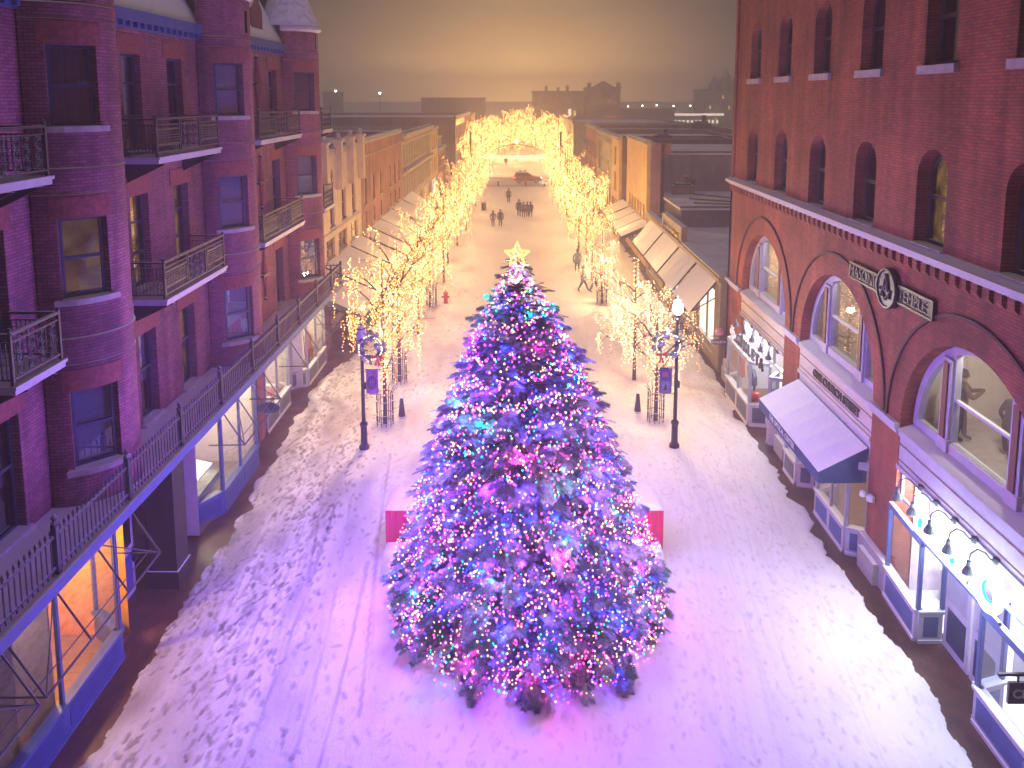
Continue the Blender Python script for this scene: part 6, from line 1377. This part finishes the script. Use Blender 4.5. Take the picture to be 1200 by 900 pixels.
def add_person(x, y, rz, label, coat, hat, stride=0., sc=1., bulk=1.0, z=0.02, group='people walking on the snowy street', **kw):
    me = person_mesh(None, coat, GRN, SK, hat, stride, bulk=bulk, **kw); o = bpy.data.objects.new('person', me); C.objects.link(o); o.location = (x, y, z); o.rotation_euler = (0, 0, rz); o.scale = (sc, sc, sc); tag(o, label, 'person', group)
    mb = MB(); mb.lathe((0, .005 + .5 * kw.get('lean', 0), 1.64), [(.125, 0), (.13, .06), (.1, .14), (.03, .19), (.0, .195)], 10); hm = mb.build('hat' if hat is WOOL else 'hair', hat, o, smooth=True)
    if z < 1 and bulk > 1.05:
        mb = MB(); mb.lathe((0, 0, .72), [(.24, 0), (.23, .2), (.2, .42)], 12); mb.build('coat_skirt', coat, o, smooth=True)
    return o
add_person(-2.62, 81.3, PI, 'shorter person in a navy jacket, one of the pair walking arm in arm', NAVY, HAIR, .18, .95)
add_person(-1.85, 81.3, PI, 'taller person in a black coat and hat, one of the pair walking arm in arm', BLK, WOOL, .15, 1.03, 1.12)
add_person(-1.2, 100, PI, 'lone person in a dark coat walking away up the street', BRN, HAIR, .12, 1.05, 1.15)
add_person(.12, 88.2, PI, 'tallest person of the small dark group, in black with a hat', BLK, WOOL, .2, 1.12, 1.1)
add_person(.62, 87.5, PI, 'bareheaded person in black next to the tallest of the small group', BLK, HAIR, .1, 1.0, 1.1)
add_person(1.05, 87.8, PI, 'person in a navy coat and hat in the small group', NAVY, WOOL, .12, .98, 1.12)
add_person(1.42, 87.7, PI + .3, 'last person of the small group, bareheaded in a black coat', BLK, HAIR, .1, 1.0, 1.1)
add_person(4.55, 53.7, PI / 2, 'person in a grey teal jacket striding past the lit trees', TEAL, WOOL, .36, 1.0)
add_person(5.3, 53.4, PI / 2, 'person in dark clothes following close behind the teal jacket', NAVY, HAIR, .32, 1.02)
add_person(6.0, 55.2, PI / 2, 'person half hidden by the lit tree behind the walking couple', BLK, HAIR, .25, 1.0)
add_person(4.6, 59.8, PI, 'person in a pale grey teal coat standing among the lit trees', TEAL, HAIR, .1, 1.0, 1.1)
add_person(-2.4, 155, PI, 'distant person in dark clothes beyond the cross street', BRN, HAIR, .15, 1.05, 1.1)
add_person(.35, 126.6, 0, 'bareheaded person in brown standing behind the parked car', BRN, HAIR, .0, 1.0, 1.1)
add_person(1.15, 126.8, 0, 'person in a hat standing behind the parked car', BLK, WOOL, .0, 1.0, 1.1)
up = lambda s: ((s * .3, -.2, 1.2, .06), (s * .12, -.35, 1.3, .05))
add_person(11.35, 19.25, 1.1, 'person in dark sportswear standing in the upper arched window', BRN, HAIR, .1, 1.05, 1.0, 4.74, 'people in the upper room', arm_pose=up)
dn = lambda s: ((s * .34, -.25, 1.1, .06), (s * .3, -.42, .86, .05))
add_person(12.0, 18.35, 2.2, 'person in a black jacket leaning forward in the upper arched window', BLK, HAIR, .16, .9, 1.12, 4.74, 'people in the upper room', lean=-.9, arm_pose=dn)

# ================================================================== the car crossing at the far end
car = thing('parked_car', 'dark red estate car with a snowy roof on the cross street', 'car', (1.4, 124.4, 0)); cx, cy = -.7, 123.5
prof = [(0, .45), (0, .95), (.12, 1.12), (.95, 1.15), (2.9, 1.13), (4.2, .98), (4.45, .8), (4.45, .42), (3.9, .36), (.5, .36)]
mb = MB(); mb.prism([(cx + u, v) for u, v in prof], 'Y', cy, cy + 1.78); b_ = mb.build('body', mat('dark_red_car_paint', (.30, .035, .03), .3, .2), car); bv = b_.modifiers.new('b', 'BEVEL'); bv.width = .07; bv.segments = 2
cab = [(.1, 1.13), (.32, 1.62), (2.2, 1.66), (3.0, 1.13)]
mb = MB(); mb.prism([(cx + u, v) for u, v in cab], 'Y', cy + .12, cy + 1.66); mb.build('cabin', M['dkglass'], car)
mb = MB(); mb.prism([(cx + .28, 1.62), (cx + 2.25, 1.66), (cx + 2.2, 1.78), (cx + .4, 1.76)], 'Y', cy + .14, cy + 1.64); mb.build('snow_cap', M['snow'], car)
mb = MB()
for u in (.38, 1.15, 2.05): mb.beam((cx + u - .06, cy + .105, 1.14), (cx + u + (.1 if u < 2 else -.0), cy + .13, 1.64), .09)
mb.build('window_pillar', bpy.data.materials['dark_red_car_paint'], car)
for u in (.85, 3.6):
    for yy in (cy + .02, cy + 1.58):
        mb = MB(); mb.prism([(cx + u + .34 * math.cos(2 * PI * i / 16), .34 + .34 * math.sin(2 * PI * i / 16)) for i in range(16)], 'Y', yy - .03, yy + .19); wv = mb.build('wheel', M['iron0'], car)
        mb = MB(); mb.prism([(cx + u + .2 * math.cos(2 * PI * i / 12), .34 + .2 * math.sin(2 * PI * i / 12)) for i in range(12)], 'Y', yy - .05, yy - .031); mb.build('rim', M['grey'], wv)
for yy in (cy + .1, cy + 1.45):
    mb = MB(); mb.box(cx - .04, cx + .02, yy, yy + .25, .82, 1.0); mb.build('tail_light', emit('tail_light_on', (1, .03, .02), 9), car)
    mb = MB(); mb.box(cx + 4.42, cx + 4.47, yy, yy + .25, .68, .84); mb.build('headlight', emit('headlight_on', (1, .95, .85), 18), car)
mb = MB(); mb.box(cx + .05, cx + .3, cy - .02, cy + .01, .84, .98); mb.build('tail_light', emit('tail_light_on', (1, .03, .02), 9), car)
lamp('headlight_beam', (cx + 4.9, cy + .9, .8), 40, (1, .95, .85), .1)
mb = MB()
for (x, y) in ((-4.1, 93.2), ):
    mb.lathe((x, y, 0), [(.28, 0), (.3, .9), (.33, .92), (.33, 1.0), (.15, 1.1)], 10)
tag(mb.build('litter_bin', M['iron']), 'dark litter bin at the edge of the trees past the awnings', 'bin')

# ================================================================== air: falling snow and mist
if HAZE > 0:
    m = bpy.data.materials.new('haze'); m.use_nodes = True; nt = m.node_tree; nt.nodes.remove(nt.nodes['Principled BSDF'])
    pv = nd(nt, 'ShaderNodeVolumePrincipled'); pv.inputs['Color'].default_value = (.96, .88, .76, 1); pv.inputs['Density'].default_value = HAZE; pv.inputs['Anisotropy'].default_value = .3
    nt.links.new(pv.outputs[0], nt.nodes['Material Output'].inputs['Volume'])
    mb = MB(); mb.box(-200, 200, -20, 480, -1.05, 26); tag(mb.build('haze', m), kind='stuff')
# ================================================================== render settings
S.render.engine = 'CYCLES'; cy_ = S.cycles
cy_.use_denoising = True; cy_.use_adaptive_sampling = True; cy_.adaptive_threshold = .03; cy_.max_bounces = 6; cy_.diffuse_bounces = 3; cy_.glossy_bounces = 3; cy_.transparent_max_bounces = 12; cy_.transmission_bounces = 3; cy_.volume_bounces = 1
cy_.sample_clamp_indirect = 2.5; cy_.sample_clamp_direct = 0; cy_.caustics_reflective = False; cy_.caustics_refractive = False; cy_.use_light_tree = True
S.view_settings.view_transform = 'Standard'; S.view_settings.look = 'None'; S.view_settings.exposure = EXPO; S.view_settings.gamma = 1; S.view_settings.use_curve_mapping = False
